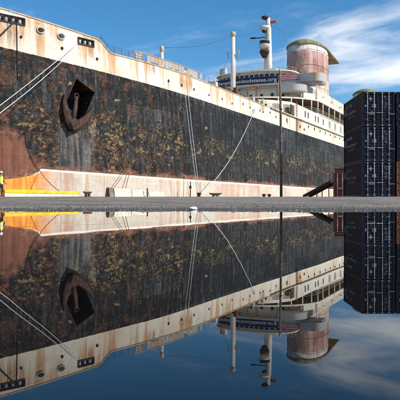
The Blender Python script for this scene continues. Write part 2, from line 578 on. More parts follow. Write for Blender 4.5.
col = t.mix(ln, col, (0.84, 0.76, 0.68))
# -- white strake
wht = t.mix(t.ss(nb, 0.35, 0.65), (0.70, 0.63, 0.50), (0.80, 0.75, 0.65))
wht = t.mix(t.m('MULTIPLY', t.ss(stk, 0.48, 0.68), 0.38), wht, (0.60, 0.47, 0.33))
topd = t.ss(t.m('SUBTRACT', z_, zb), -0.5, 3.4)
rstk = t.m('ADD', stk2, t.m('ADD', t.m('MULTIPLY', topd, 0.07), t.m('MULTIPLY', t.m('SUBTRACT', nb, 0.5), 0.25)))
def below(px, py, halfw, reach):
    q = hull_at(px, py)
    a_ = t.ss(t.m('ABSOLUTE', t.m('SUBTRACT', s_, q.x)), halfw + 0.25, halfw - 0.2)
    return t.m('MULTIPLY', a_, t.m('MULTIPLY', t.ss(z_, q.z - reach, q.z - reach * 0.25), t.ss(z_, q.z + 0.3, q.z + 0.2)))
drip = None
for a4 in ((7, 18.5, 1.7, 3.6), (86, 42.3, 1.0, 2.2), (40.5, 30.2, 0.25, 2.0), (61, 36.4, 0.2, 1.4), (150, 64, 0.9, 1.6), (168.5, 81, 0.1, 1.5), (186, 78, 1.6, 2.2), (298, 121, 1.5, 4.0), (262, 104, 1.2, 2.0)):
    b4 = below(*a4)
    drip = b4 if drip is None else t.m('MAXIMUM', drip, b4)
fdr = t.m('MULTIPLY', drip, t.ss(stk3, 0.40, 0.54))
wht = t.mix(t.m('MULTIPLY', fdr, 0.9), wht, t.mix(t.ss(stk, 0.4, 0.6), (0.23, 0.085, 0.03), (0.55, 0.27, 0.11)))
q18 = t.m('DIVIDE', t.m('SUBTRACT', s_, -17.6), 2.2)
blot = t.m('ADD', t.m('POWER', 2.718, t.m('MULTIPLY', t.m('MULTIPLY', q18, q18), -1.0)), 0.0)
wht = t.mix(t.m('MULTIPLY', t.m('MULTIPLY', blot, t.ss(stk2, 0.38, 0.6)), 0.6), wht, (0.60, 0.30, 0.14))
wht = t.mix(t.m('MULTIPLY', t.ss(t.m('ADD', nm, t.m('MULTIPLY', topd, 0.06)), 0.56, 0.70), 0.35), wht, (0.58, 0.45, 0.32))
wht = t.mix(t.m('MULTIPLY', t.ss(t.m('ADD', rstk, t.m('MULTIPLY', fw, 0.015)), 0.555, 0.67), 0.75), wht, t.mix(stk, (0.42, 0.18, 0.06), (0.66, 0.40, 0.20)))
wht = t.mix(t.m('MULTIPLY', t.ss(t.m('ADD', nf, t.m('MULTIPLY', topd, 0.08)), 0.655, 0.70), 0.8), wht, (0.22, 0.10, 0.05))
wht = t.mix(t.m('MULTIPLY', t.ss(nfl, 0.68, 0.74), 0.5), wht, (0.35, 0.22, 0.14))
wedge = t.m('ADD', t.m('SUBTRACT', z_, zb), t.m('MULTIPLY', t.m('SUBTRACT', nf, 0.5), 0.22))
col = t.mix(t.ss(wedge, -0.02, 0.02), col, wht)
col = t.mix(t.m('MULTIPLY', seam, 0.15), col, t.mix(0.5, col, (0.03, 0.02, 0.015)))
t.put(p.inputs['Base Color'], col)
t.put(p.inputs['Roughness'], t.ss(nf2, 0.35, 0.6, 0.45, 0.8))
p.inputs['Specular IOR Level'].default_value = 0.25
hh = t.m('ADD', t.m('MULTIPLY', nf, 0.5), t.m('ADD', t.m('MULTIPLY', seam, -0.12), t.m('MULTIPLY', t.noise(t.scaled(Pf, 0.5, 1, 0.9), 1.0, 2, 0.5), 1.2)))
t.put(p.inputs['Normal'], t.bump(hh, 0.8, 0.09))

def white_paint(name, base=(0.78, 0.73, 0.63), rustiness=0.0):
    m, t, p, P = new_mat(name)
    q = t.scaled(P, 1.0, 1.0, 0.10)
    st = t.noise(q, 1.6, 7, 0.65)
    st2 = t.noise(t.vm('ADD', q, (40, 3, 0)), 0.5, 5, 0.6)
    n1 = t.noise(P, 0.3, 4, 0.5)
    n2 = t.noise(P, 3.0, 8, 0.7)
    c = t.mix(t.ss(n1, 0.35, 0.65), tuple(k * 0.88 for k in base), base)
    c = t.mix(t.m('MULTIPLY', t.ss(st, 0.48, 0.70), 0.5), c, (0.44, 0.37, 0.29))
    c = t.mix(t.m('MULTIPLY', t.ss(t.m('ADD', st2, rustiness), 0.545, 0.66), 0.65), c, (0.44, 0.25, 0.12))
    c = t.mix(t.m('MULTIPLY', t.ss(t.m('ADD', n2, rustiness * 0.6), 0.64, 0.72), 0.8), c, (0.20, 0.10, 0.05))
    t.put(p.inputs['Base Color'], c)
    p.inputs['Roughness'].default_value = 0.65
    p.inputs['Specular IOR Level'].default_value = 0.35
    t.put(p.inputs['Normal'], t.bump(t.m('ADD', n2, t.m('MULTIPLY', n1, 3.0)), 0.4, 0.03))
    return m

m_white = white_paint('weathered white paint')
m_cream = white_paint('rusty cream paint', (0.62, 0.57, 0.48), 0.04)
m_grey = white_paint('grey weathered bulwark', (0.42, 0.40, 0.37), 0.07)
m_greyp = white_paint('pale grey deck paint', (0.44, 0.44, 0.43), 0.02)
m_edge = white_paint('rusty deck edge paint', (0.50, 0.42, 0.32), 0.12)
m_glass = simple_mat('dark window glass', (0.015, 0.018, 0.022), 0.12, 0.3, 1.0, bump=0)
m_pane = simple_mat('dusty shuttered pane', (0.30, 0.30, 0.28), 0.4, 0.4, 2.0, bump=0)
m_dark = simple_mat('dark void steel', (0.018, 0.015, 0.013), 0.8, 0.4, 2.0)
m_rust = simple_mat('brown rusted steel', (0.13, 0.062, 0.036), 0.85, 0.5, 1.3, rust=0.5, rust_col=(0.24, 0.11, 0.05), bump=0.6)
m_rustd = simple_mat('dark rusted iron', (0.055, 0.034, 0.026), 0.8, 0.5, 2.0, rust=0.3, bump=0.5)
m_chock = simple_mat('pale blue grey casting', (0.36, 0.45, 0.52), 0.5, 0.3, 2.0, rust=0.2)
m_olive = simple_mat('faded olive funnel top', (0.215, 0.19, 0.10), 0.7, 0.45, 0.5, rust=0.5, rust_col=(0.22, 0.13, 0.06), bump=0.3)
m_mast = white_paint('mast white paint', (0.62, 0.61, 0.58), 0.0)
m_wire = simple_mat('thin dark wire', (0.06, 0.055, 0.05), 0.7, 0.2, 2.0, bump=0)
m_navyb = simple_mat('navy banner cloth', (0.012, 0.018, 0.06), 0.8, 0.2, 1.0)
m_wtext = simple_mat('white banner print', (0.58, 0.58, 0.60), 0.8, 0.1, 1.0, bump=0)
m_red = simple_mat('red banner stripe', (0.42, 0.035, 0.04), 0.8, 0.2, 1.0)
m_pinkred = simple_mat('faded red steel', (0.42, 0.16, 0.14), 0.8, 0.3, 1.0)

m_fun, t, p, P = new_mat('faded funnel paint')
fs, fy, fz = t.sep(P)[:3]
fst = t.noise(t.scaled(P, 1, 1, 0.1), 0.9, 7, 0.66)
fnb = t.noise(P, 0.28, 5, 0.6)
fnf = t.noise(P, 1.6, 8, 0.7)
redc = t.mix(t.ss(fnb, 0.35, 0.62), (0.27, 0.115, 0.095), (0.44, 0.26, 0.225))
redc = t.mix(t.m('MULTIPLY', t.ss(fst, 0.46, 0.62), 0.65), redc, (0.55, 0.42, 0.37))
redc = t.mix(t.m('MULTIPLY', t.ss(fnf, 0.55, 0.68), 0.5), redc, (0.20, 0.07, 0.05))
whc = t.mix(t.ss(fst, 0.42, 0.68), (0.68, 0.65, 0.58), (0.36, 0.34, 0.29))
whc = t.mix(t.m('MULTIPLY', t.ss(fnf, 0.6, 0.7), 0.5), whc, (0.40, 0.26, 0.18))
zz = t.m('ADD', fz, t.m('MULTIPLY', t.m('SUBTRACT', fst, 0.5), 0.5))
c = t.mix(t.ss(zz, 40.9, 41.1), redc, whc)
c = t.mix(t.ss(zz, 34.6, 33.6), c, t.mix(t.ss(fst, 0.4, 0.6), (0.58, 0.50, 0.44), (0.48, 0.34, 0.29)))
t.put(p.inputs['Base Color'], c)
p.inputs['Roughness'].default_value = 0.7
ang_ = t.m('ARCTAN2', fy, t.m('MULTIPLY', t.m('SUBTRACT', fs, 104.0), 0.56))
def fline(v, period, width):
    q = t.m('ABSOLUTE', t.m('SUBTRACT', t.m('FRACT', t.m('DIVIDE', v, period)), 0.5))
    return t.ss(q, 0.5 - width / period, 0.5)
fseam = t.m('MAXIMUM', fline(fz, 1.9, 0.05), fline(ang_, 0.30, 0.012))
t.put(p.inputs['Base Color'], t.mix(t.m('MULTIPLY', fseam, 0.35), c, (0.12, 0.06, 0.045)))
t.put(p.inputs['Normal'], t.bump(t.m('ADD', t.m('ADD', fnf, t.m('MULTIPLY', fseam, -0.8)), t.m('MULTIPLY', fnb, 2.0)), 0.5, 0.06))

# ------------------------------------------------------------------ the ship
ship = empty('ocean_liner', SHIP_O, SHIP_RZ, label='huge rusting ocean liner with peeling black and white hull moored along the quay', cat='ship')

# shell
ss_list = list(np.arange(-51.0, -31, 1.5)) + list(np.arange(-31, 1.1, 0.35)) + list(np.arange(2, 40, 2.0)) + list(np.arange(40, 250, 6.0)) + [251.0]
NZ = 24
bm = NB()
rows_near, rows_far = [], []
for s in ss_list:
    zt = top_z(s)
    rn, rf = [], []
    st_ = max(0.0, (s - 195) / 56.0)
    for k in range(NZ + 1):
        z = -4.5 + (zt + 4.5) * k / NZ
        hb = max(HB - b_off(s, z) - 15.0 * st_ ** 2.4, 0.25)
        rn.append(bm.verts.new((s, -hb, z)))
        rf.append(bm.verts.new((s, hb, z)))
    rows_near.append(rn); rows_far.append(rf)
for i in range(len(ss_list) - 1):
    for k in range(NZ):
        bm.faces.new((rows_near[i][k], rows_near[i + 1][k], rows_near[i + 1][k + 1], rows_near[i][k + 1]))
        bm.faces.new((rows_far[i][k + 1], rows_far[i + 1][k + 1], rows_far[i + 1][k], rows_far[i][k]))
    bm.faces.new((rows_near[i][NZ], rows_near[i + 1][NZ], rows_far[i + 1][NZ], rows_far[i][NZ]))
    bm.faces.new((rows_far[i][0], rows_far[i + 1][0], rows_near[i + 1][0], rows_near[i][0]))
for i, flip in ((0, False), (-1, True)):
    for k in range(NZ):
        q = (rows_near[i][k], rows_near[i][k + 1], rows_far[i][k + 1], rows_far[i][k])
        bm.faces.new(q[::-1] if flip else q)
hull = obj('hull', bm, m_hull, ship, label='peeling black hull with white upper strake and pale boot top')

# openings cut into the shell
def frame_at(s, z):
    """matrix with x along the shell, y outward, z up, at the shell"""
    hb = HB - b_off(s, z)
    e = 0.4
    dsl = (b_off(s + e, z) - b_off(s - e, z)) / (2 * e)
    tx = Vector((1, dsl, 0)).normalized()          # y = -hb = -(HB-b) -> dy/ds = db/ds
    ny = Vector((tx.y, -tx.x, 0))                  # outward (towards -y)
    m = Matrix((tx, ny, Vector((0, 0, 1)))).transposed().to_4x4()
    m.translation = Vector((s, -hb, z))
    return m

cut = NB()
def cut_box(s, z, w, h, depth, roll=0.0):
    m = frame_at(s, z) @ Matrix.Rotation(roll, 4, 'Y')
    vs = box(cut, -w / 2, w / 2, -depth, 1.0, -h / 2, h / 2)
    for v in vs: v.co = m @ v.co
def cut_round(s, z, rx, rz, depth, seg=16):
    m = frame_at(s, z)
    a = [cut.verts.new(m @ Vector((rx * math.cos(2 * math.pi * k / seg), -depth, rz * math.sin(2 * math.pi * k / seg)))) for k in range(seg)]
    b = [cut.verts.new(m @ Vector((rx * math.cos(2 * math.pi * k / seg), 1.0, rz * math.sin(2 * math.pi * k / seg)))) for k in range(seg)]
    cut.faces.new(a); cut.faces.new(b[::-1])
    for k in range(seg):
        cut.faces.new((a[k], b[k], b[(k + 1) % seg], a[(k + 1) % seg]))

A = hull_at(78, 103)                  # anchor pocket centre
A_ROLL = R(26)
cut_box(A.x, A.z, 2.6, 4.1, 2.2, A_ROLL)
slots = [hull_at(7, 18.5), hull_at(86, 42.3)]
slot_w = [3.4, 1.9]
for q, wd in zip(slots, slot_w):
    cut_box(q.x, q.z, wd, 0.55, 1.3, 0.0)
ovals = [hull_at(40.5, 30.2), hull_at(61, 36.4)]
for q in ovals:
    cut_round(q.x, q.z, 0.36, 0.24, 1.0)
bmesh.ops.recalc_face_normals(cut, faces=cut.faces[:])
cme = bpy.data.meshes.new('cut')
cut.to_mesh(cme); cut.free()
cme.materials.append(m_hull)
co_ = bpy.data.objects.new('cut', cme)
C.objects.link(co_)
co_.parent = ship
mod = hull.modifiers.new('b', 'BOOLEAN')
mod.operation = 'DIFFERENCE'; mod.object = co_; mod.solver = 'EXACT'
bpy.context.view_layer.update()
dg = bpy.context.evaluated_depsgraph_get()
nme = bpy.data.meshes.new_from_object(hull.evaluated_get(dg))
hull.modifiers.clear()
hull.data = nme
bpy.data.objects.remove(co_)

# rubbing ledge where the white hull meets the deckhouse, and top edge moulding
bm = NB()
path = [(s, -HB, 15.42, 0, -1) for s in np.arange(27, 236, 4.0)]
sweep_box(bm, path, [(-0.1, 0), (0.32, 0.05), (0.32, 0.2), (-0.1, 0.22)])
obj('ledge', bm, m_cream, ship)
bm = NB()
path = []
for s in list(np.arange(-50, -31, 2.0)) + list(np.arange(-30, 1, 0.5)) + list(np.arange(2, 27, 3.0)):
    zt = top_z(s); f = frame_at(s, zt)
    path.append((s, -(HB - b_off(s, zt)), zt, f.col[1][0], f.col[1][1]))
sweep_box(bm, path, [(-0.16, -0.03), (0.06, -0.06), (0.06, 0.07), (-0.16, 0.07)])
obj('deck_edge', bm, m_edge, ship)

# anchor in its pocket
Am = frame_at(A.x, A.z) @ Matrix.Rotation(A_ROLL, 4, 'Y')
bm = NB()
for x0, x1, z0, z1 in ((-1.40, -1.28, -2.15, 2.15), (1.28, 1.40, -2.15, 2.15), (-1.28, 1.28, 2.03, 2.15), (-1.28, 1.28, -2.15, -2.03)):
    box(bm, x0, x1, -0.15, 0.10, z0, z1, bev=0.04)
bmesh.ops.transform(bm, matrix=Am, verts=bm.verts)
obj('anchor_pocket_frame', bm, m_rustd, ship)
Bm = frame_at(A.x - 0.35, A.z - 0.85) @ Matrix.Rotation(R(16), 4, 'Y') @ Matrix.Scale(1.14, 4)
bm = NB()
# shank
tube(bm, [(0.25, -0.7, 1.5), (0.1, -0.2, 0.5), (0.0, 0.10, -0.9)], [0.18, 0.2, 0.26], 8)
# shackle
ring = [(0.25 + 0.22 * math.cos(a), -0.7, 1.62 + 0.22 * math.sin(a)) for a in np.linspace(0, 2 * math.pi, 13)]
tube(bm, ring, 0.06, 6)
bmesh.ops.transform(bm, matrix=Bm, verts=bm.verts)
m_anch = simple_mat('anchor brown iron', (0.06, 0.031, 0.022), 0.85, 0.6, 2.2, rust=0.5, rust_col=(0.13, 0.06, 0.033), bump=1.0)
anch = obj('anchor', bm, m_anch, ship, label='brown stockless anchor housed in the hull pocket')
for sgn in (-1, 1):
    bm = NB()
    # one arm: thick palm rising from the crown to a pointed bill
    prof = [(0.0, -1.55, 0.34, 0.34), (0.62, -1.05, 0.36, 0.34), (1.12, -0.35, 0.30, 0.27), (1.42, 0.35, 0.20, 0.18), (1.52, 0.95, 0.06, 0.07)]
    rings = []
    for (x, z, wd, th) in prof:
        x *= sgn
        dirv = Vector((0.75 * sgn, 0, 0.65)).normalized(); sd = Vector((-dirv.z, 0, dirv.x))
        cpt = Vector((x, 0.22, z))
        rings.append([bm.verts.new(cpt + sd * (a * wd) + Vector((0, b * th, 0))) for a, b in ((-1, -0.8), (-0.4, -1), (0.4, -1), (1, -0.8), (1, 0.6), (0.4, 1), (-0.4, 1), (-1, 0.6))])
    for i in range(len(rings) - 1):
        for k in range(8):
            bm.faces.new((rings[i][k], rings[i][(k + 1) % 8], rings[i + 1][(k + 1) % 8], rings[i + 1][k]))
    bm.faces.new(rings[0]); bm.faces.new(rings[-1][::-1])
    bmesh.ops.transform(bm, matrix=Bm, verts=bm.verts)
    o = obj('fluke', bm, m_anch, anch)
bm = NB()
prof = [(-0.62, -1.30), (0, -1.92), (0.62, -1.30), (0.36, -0.78), (-0.36, -0.78)]
va = [bm.verts.new((x, -0.12, z)) for x, z in prof]; vb = [bm.verts.new((x, 0.62, z)) for x, z in prof]
bm.faces.new(va[::-1]); bm.faces.new(vb)
for i in range(5): bm.faces.new((va[i], va[(i + 1) % 5], vb[(i + 1) % 5], vb[i]))
bmesh.ops.bevel(bm, geom=bm.edges[:], offset=0.07, segments=2, affect='EDGES')
bmesh.ops.transform(bm, matrix=Bm, verts=bm.verts)
obj('crown', bm, m_anch, anch)

# roller fairleads in the slots, rims round the oval chocks
for q, wd in zip(slots, slot_w):
    f = frame_at(q.x, q.z)
    bm = NB()
    for x0, x1, z0, z1 in ((-wd / 2 - 0.1, wd / 2 + 0.1, 0.275, 0.36), (-wd / 2 - 0.1, wd / 2 + 0.1, -0.36, -0.275), (-wd / 2 - 0.1, -wd / 2, -0.275, 0.275), (wd / 2, wd / 2 + 0.1, -0.275, 0.275)):
        box(bm, x0, x1, -0.15, 0.07, z0, z1)
    bmesh.ops.transform(bm, matrix=f, verts=bm.verts)
    fr = obj('fairlead', bm, m_rustd, ship)
    n = int(wd / 0.62)
    for i in range(n):
        x = -wd / 2 + (i + 0.5) * wd / n
        bm = NB()
        tube(bm, [(x, -0.25, -0.27), (x, -0.25, 0.27)], 0.17, 10)
        bmesh.ops.transform(bm, matrix=f, verts=bm.verts)
        obj('roller', bm, m_chock, fr)
for q in ovals + [hull_at(253.5, 110.8)]:
    f = frame_at(q.x, q.z)
    bm = NB()
    ringp = [(0.40 * math.cos(a), 0.03, 0.28 * math.sin(a)) for a in np.linspace(0, 2 * math.pi, 21)]
    tube(bm, ringp, 0.075, 8)
    bmesh.ops.transform(bm, matrix=f, verts=bm.verts)
    obj('oval_chock', bm, m_chock, ship)

# portholes
bm = NB()
ringp = [(math.cos(a), 0.0, math.sin(a)) for a in np.linspace(0, 2 * math.pi, 17)]
tube(bm, ringp, 0.16, 6, 0)
lathe_v = [bm.verts.new((math.cos(a), -0.02, math.sin(a))) for a in np.linspace(0, 2 * math.pi, 17)[:-1]]
fc = bm.faces.new(lathe_v); fc.material_index = 1
bmesh.ops.recalc_face_normals(bm, faces=bm.faces[:])
pm = bpy.data.meshes.new('porthole'); bm.to_mesh(pm); bm.free()
pm.materials.append(m_rustd); pm.materials.append(m_glass)
for (px, py, r) in ((21, 37, .17), (62, 48.3, .2), (97, 59, .2), (168.5, 81, .22), (181.5, 85.2, .22), (194, 89.4, .22), (209, 95, .2), (222, 99, .2),
                    (243, 104, .22), (250, 107.5, .22), (260, 110.5, .24), (263, 112, .24), (270, 112.5, .24), (276, 117, .24), (281, 119, .24), (287, 122, .24),
                    (147.5, 85.5, .2), (232, 103.5, .2)):
    q = hull_at(px, py)
    o = link_mesh('porthole', pm, ship)
    o.matrix_local = frame_at(q.x, q.z) @ Matrix.Translation((0, 0.02, 0)) @ Matrix.Scale(r * 0.72, 4)
for s in np.arange(50, 130, 4.4):
    o = link_mesh('porthole', pm, ship)
    o.matrix_local = frame_at(s, 14.75) @ Matrix.Translation((0, 0.02, 0)) @ Matrix.Scale(0.26, 4)
for s in np.arange(41, 130, 3.1):
    o = link_mesh('porthole', pm, ship)
    o.matrix_local = frame_at(s, 11.2) @ Matrix.Translation((0, 0.015, 0)) @ Matrix.Scale(0.10, 4)

# railings along the foredeck and grey plate bulwark
def railing(name, pts, h, spacing, mat, parent, rails=3, r=0.03):
    """pts in ship coordinates"""
    bm = NB()
    P_ = [Vector(q) for q in pts]
    for j in range(rails):
        zz = h * (j + 1) / rails
        tube(bm, [q + Vector((0, 0, zz)) for q in P_], r * 0.7, 5)
    acc = 0.0; nxt = 0.0
    for a, b in zip(P_[:-1], P_[1:]):
        L = (b - a).length
        while nxt <= acc + L:
            q = a.lerp(b, (nxt - acc) / L)
            lean = Vector((random.uniform(-.05, .05), random.uniform(-.03, .03), 0))
            tube(bm, [q, q + Vector((0, 0, h)) + lean], r, 5)
            nxt += spacing
        acc += L
    return obj(name, bm, mat, parent)
railing('railing', [(s, -(HB - b_off(s, 15.5)) + 0.2, top_z(s) + 0.06) for s in np.arange(-18.6, -12.0, 0.4)], 0.75, 1.1, m_rustd, ship, 3, 0.022)
bm = NB()
path = []
for i, s in enumerate(np.arange(-13.6, 1.2, 0.7)):
    f = frame_at(s, 15.5)
    path.append((s, -(HB - b_off(s, 15.5)) + 0.25, 15.56, f.col[1][0], f.col[1][1]))
for i in range(len(path) - 1):
    a, b = path[i], path[i + 1]
    hgt = 0.95 + random.uniform(-0.1, 0.1)
    if random.random() < 0.1: continue
    lo = 0.0 if random.random() < 0.6 else 0.25
    sweep_box(bm, [a, (a[0] + (b[0] - a[0]) * 0.94, a[1] + (b[1] - a[1]) * 0.94, a[2], b[3], b[4])], [(-0.03, lo), (0.03, lo), (0.03, hgt), (-0.03, hgt)])
sweep_box(bm, path, [(-0.08, 0.93), (0.08, 0.93), (0.08, 1.0), (-0.08, 1.0)])
obj('plate_bulwark', bm, m_grey, ship, label='grey rusty plate bulwark along the foredeck')
railing('railing', [(s, -HB + 0.2, 15.56) for s in np.arange(1.5, 34, 1.5)], 0.8, 1.6, m_rustd, ship, 2, 0.018)
# hatch coaming / deckhouse hump behind the bulwark
def rounded_plan(s0, s1, yn, yf, rn, rf, n=8):
    """rectangle in plan, s0 front, s1 back, y from yn (near, negative) to yf (far); front corners rounded rn / rf"""
    pts = [(s1, yn)]
    for i in range(n + 1):
        a = math.pi / 2 * i / n
        pts.append((s0 + rn - rn * math.sin(a), yn + rn - rn * math.cos(a)))
    for i in range(n + 1):
        a = math.pi / 2 * i / n
        pts.append((s0 + rf - rf * math.cos(a), yf - rf + rf * math.sin(a)))
    pts.append((s1, yf))
    return pts
def nose_plan(s0, sfull, hw, s1, n=14, e=2.0):
    near = []
    for i in range(n + 1):
        a = math.pi / 2 * i / n
        near.append((sfull - (sfull - s0) * math.cos(a) ** (2 / e), -hw * math.sin(a) ** (2 / e)))
    far = [(s, -y) for s, y in near[::-1]]
    return [(s1, far[0][1])][:0] + [(s1, hw)] + far[0:-1] + near + [(s1, -hw)]

# winches and vents on the foredeck
for (s, y, r, h, mt) in ((-4, -9, 0.5, 1.6, m_cream), (6, -10, 0.45, 2.2, m_cream), (13, -11.5, 0.5, 1.5, m_rust)):
    bm = NB()
    lathe(bm, [(r, 15.5), (r, 15.5 + h), (r * 1.5, 15.6 + h), (r * 1.5, 15.9 + h), (r * 0.6, 16.1 + h)], 14, s, y)
    obj('mushroom_vent', bm, mt, ship)
for (s, y) in ((17.0, -13.4), (20.5, -13.0), (24.5, -13.6)):
    bm = NB()
    box(bm, s - 0.8, s + 0.8, y - 0.5, y + 0.5, 15.5, 15.9, bev=0.04)
    tube(bm, [(s - 0.9, y, 16.35), (s - 0.65, y, 16.35), (s - 0.6, y, 16.35), (s + 0.6, y, 16.35), (s + 0.65, y, 16.35), (s + 0.9, y, 16.35)], [0.5, 0.5, 0.3, 0.3, 0.5, 0.5], 12)
    obj('deck_winch', bm, m_rust, ship)

# rusty gear hanging on the side below the deckhouse
bm = NB()
for x in (41.6, 42.1): tube(bm, [(x, -HB - 0.12, 12.4), (x, -HB - 0.12, 18.6)], 0.05, 5)
for z in np.arange(12.6, 18.5, 0.42): tube(bm, [(41.6, -HB - 0.12, z), (42.1, -HB - 0.12, z)], 0.035, 4)
obj('boarding_ladder', bm, m_rust, ship)
bm = NB()
box(bm, 38.4, 40.2, -HB - 0.16, -HB + 0.1, 15.75, 17.6, bev=0.03)
obj('side_door', bm, m_rust, ship)
for (s, z, w_, h_) in ((44.2, 14.2, 0.7, 0.5), (36.0, 14.5, 0.5, 0.5), (47.0, 13.9, 0.6, 0.4)):
    bm = NB(); box(bm, s - w_ / 2, s + w_ / 2, -HB - 0.10, -HB + 0.1, z - h_ / 2, z + h_ / 2, bev=0.03); obj('scupper_box', bm, m_rust, ship)
for (s, y, h_) in ((8.5, -13.8, 1.3), (11.0, -14.2, 0.9), (15.0, -14.3, 1.5), (22.3, -14.2, 1.1), (28.0, -13.8, 1.4)):
    bm = NB()
    box(bm, s - 0.35, s + 0.35, y - 0.3, y + 0.3, 15.5, 15.5 + h_, bev=0.04)
    tube(bm, [(s, y, 15.5 + h_), (s + 0.3, y, 15.9 + h_)], 0.08, 6)
    obj('deck_locker', bm, m_rust if int(s) % 2 else m_cream, ship)
# superstructure
sup = obj('deckhouse', (lambda b: (prism(b, nose_plan(31.0, 42.0, HB - 0.12, 226), 15.5, 18.25), b)[1])(NB()), m_white, ship)
# windows in the lower deckhouse side
def window_mesh(name, wd, h, fr=0.08, glass=None, mull=0):
    bm = NB()
    for x0, x1, z0, z1 in ((-wd / 2 - fr, wd / 2 + fr, h / 2, h / 2 + fr), (-wd / 2 - fr, wd / 2 + fr, -h / 2 - fr, -h / 2), (-wd / 2 - fr, -wd / 2, -h / 2, h / 2), (wd / 2, wd / 2 + fr, -h / 2, h / 2)):
        box(bm, x0, x1, -0.05, 0.06, z0, z1, 0)
    for i in range(mull):
        x = -wd / 2 + wd * (i + 1) / (mull + 1)
        box(bm, x - 0.03, x + 0.03, -0.05, 0.05, -h / 2, h / 2, 0)
    box(bm, -wd / 2, wd / 2, -0.1, 0.012, -h / 2, h / 2, 1)
    bmesh.ops.recalc_face_normals(bm, faces=bm.faces[:])
    me = bpy.data.meshes.new(name); bm.to_mesh(me); bm.free()
    me.materials.append(m_cream); me.materials.append(glass or m_glass)
    return me
wm_small = window_mesh('window', 0.62, 1.15)
wm_tall = window_mesh('window', 1.25, 1.45, glass=m_pane)
wm_bridge = window_mesh('window', 0.85, 0.95, 0.06)
def side_window(me, s, z, y, parent, ang=0.0):
    o = link_mesh('window', me, parent)
    o.matrix_local = Matrix.Translation((s, y, z)) @ Matrix.Rotation(math.pi + ang, 4, 'Z')
    return o
def s_of(px): return (px - 200) * 82 / (275.5 - 0.9026 * (px - 200))
for px in (291, 305.6, 308.6, 315.8, 318.6, 323.6):
    side_window(wm_small, s_of(px), 17.0, -(HB - 0.12), sup)
for px in (330, 335.5, 341):
    side_window(wm_tall, s_of(px), 17.0, -(HB - 0.12), sup)
for s in np.arange(86, 140, 5.2):
    side_window(wm_tall, s, 17.0, -(HB - 0.12), sup)
# openings in the rounded front of the deckhouse
fr_pl = nose_plan(31.0, 42.0, HB - 0.12, 226, 60)
def front_pt(plan, y):
    near = [q for q in plan if q[1] <= 0.001 and q[0] < plan[0][0] - 1]
    near.sort(key=lambda q: -q[1])
    for a, b in zip(near[:-1], near[1:]):
        if b[1] <= y <= a[1] and a[1] != b[1]:
            k = (y - a[1]) / (b[1] - a[1])
            return a[0] + (b[0] - a[0]) * k, math.atan2(b[0] - a[0], -(b[1] - a[1]))
    return near[-1][0], 0
for y in (-14.6, -13.4, -11.8, -10, -8, -6, -4, -2):
    s, a = front_pt(fr_pl, y)
    # outward normal turns from -x (front) to -y (side)
    o = link_mesh('window', wm_tall if y < -12 else wm_small, sup)
    nx, ny = -math.cos(a), -math.sin(a)
    o.matrix_local = Matrix.Translation((s, y, 16.9)) @ Matrix.Rotation(math.atan2(ny, nx) - math.pi / 2, 4, 'Z')

m_prom = simple_mat('dark brown promenade surface', (0.085, 0.055, 0.038), 0.8, 0.5, 1.2, rust=0.4, rust_col=(0.03, 0.02, 0.015), bump=0.3)  # mottled dark brown for the promenade house and ceiling
# promenade: slab, inner house, columns, roof
pl2 = nose_plan(47.5, 60.0, HB, 222, 24)
bm = NB(); prism(bm, pl2, 18.27, 18.45); obj('promenade_deck', bm, m_cream, ship)
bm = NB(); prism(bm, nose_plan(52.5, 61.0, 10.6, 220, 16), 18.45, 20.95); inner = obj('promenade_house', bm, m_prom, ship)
for s in np.arange(63, 140, 3.6):
    side_window(wm_tall if int(s) % 2 else wm_small, s, 19.7, -10.6, inner)
near_edge = [q for q in pl2 if q[1] < -3 and q[0] < 200]
acc = 0; last = None; cols = []
for s, y in near_edge:
    cols.append((s, y))
cols = [(s, y) for s, y in cols if y < -9][::3] + [(s, -HB) for s in np.arange(62, 130, 5.2)]
bm = NB(); tube(bm, [(0, 0, 0), (0, 0, 2.5)], 0.13, 8); bmesh.ops.recalc_face_normals(bm, faces=bm.faces[:])
cme = bpy.data.meshes.new('column'); bm.to_mesh(cme); bm.free(); cme.materials.append(m_white)
for s, y in cols:
    link_mesh('column', cme, ship, (s, y + 0.22, 18.45))
pl2i = nose_plan(47.9, 60.2, HB - 0.2, 222, 24)
railing('railing', [(s, y, 18.45) for s, y in [q for q in pl2i if q[1] < -2 and q[0] < 200] + [(s, -HB + 0.2) for s in np.arange(63, 130, 4)]], 1.0, 1.8, m_cream, ship, 3, 0.03)
bm = NB(); prism(bm, pl2, 20.95, 21.2); obj('promenade_roof', bm, m_white, ship)
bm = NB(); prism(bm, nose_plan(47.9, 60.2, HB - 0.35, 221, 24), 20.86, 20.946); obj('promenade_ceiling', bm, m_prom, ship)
# sloping bulwark on top of the promenade roof
bm = NB()
nr = [q for q in pl2 if q[1] < -13.0 and q[0] < 200] + [(s, -HB) for s in np.arange(63, 140, 3.0)]
prev = None
ra, rb = [], []
for (s, y) in nr:
    hgt = 1.1 - 0.85 * max(0.0, min(1.0, (s - 56) / 26.0))
    ra.append((bm.verts.new((s, y, 21.2)), bm.verts.new((s, y, 21.2 + hgt))))
    rb.append((bm.verts.new((s + 0.1, y + 0.12, 21.2)), bm.verts.new((s + 0.1, y + 0.12, 21.2 + hgt))))
for i in range(len(nr) - 1):
    bm.faces.new((ra[i][0], ra[i + 1][0], ra[i + 1][1], ra[i][1]))
    bm.faces.new((rb[i][1], rb[i + 1][1], rb[i + 1][0], rb[i][0]))
    bm.faces.new((ra[i][1], ra[i + 1][1], rb[i + 1][1], rb[i][1]))
obj('roof_bulwark', bm, m_white, ship)
railing('railing', [(s, -HB + 0.3, 21.45) for s in np.arange(66, 130, 4)], 0.9, 2.2, m_cream, ship, 2, 0.03)
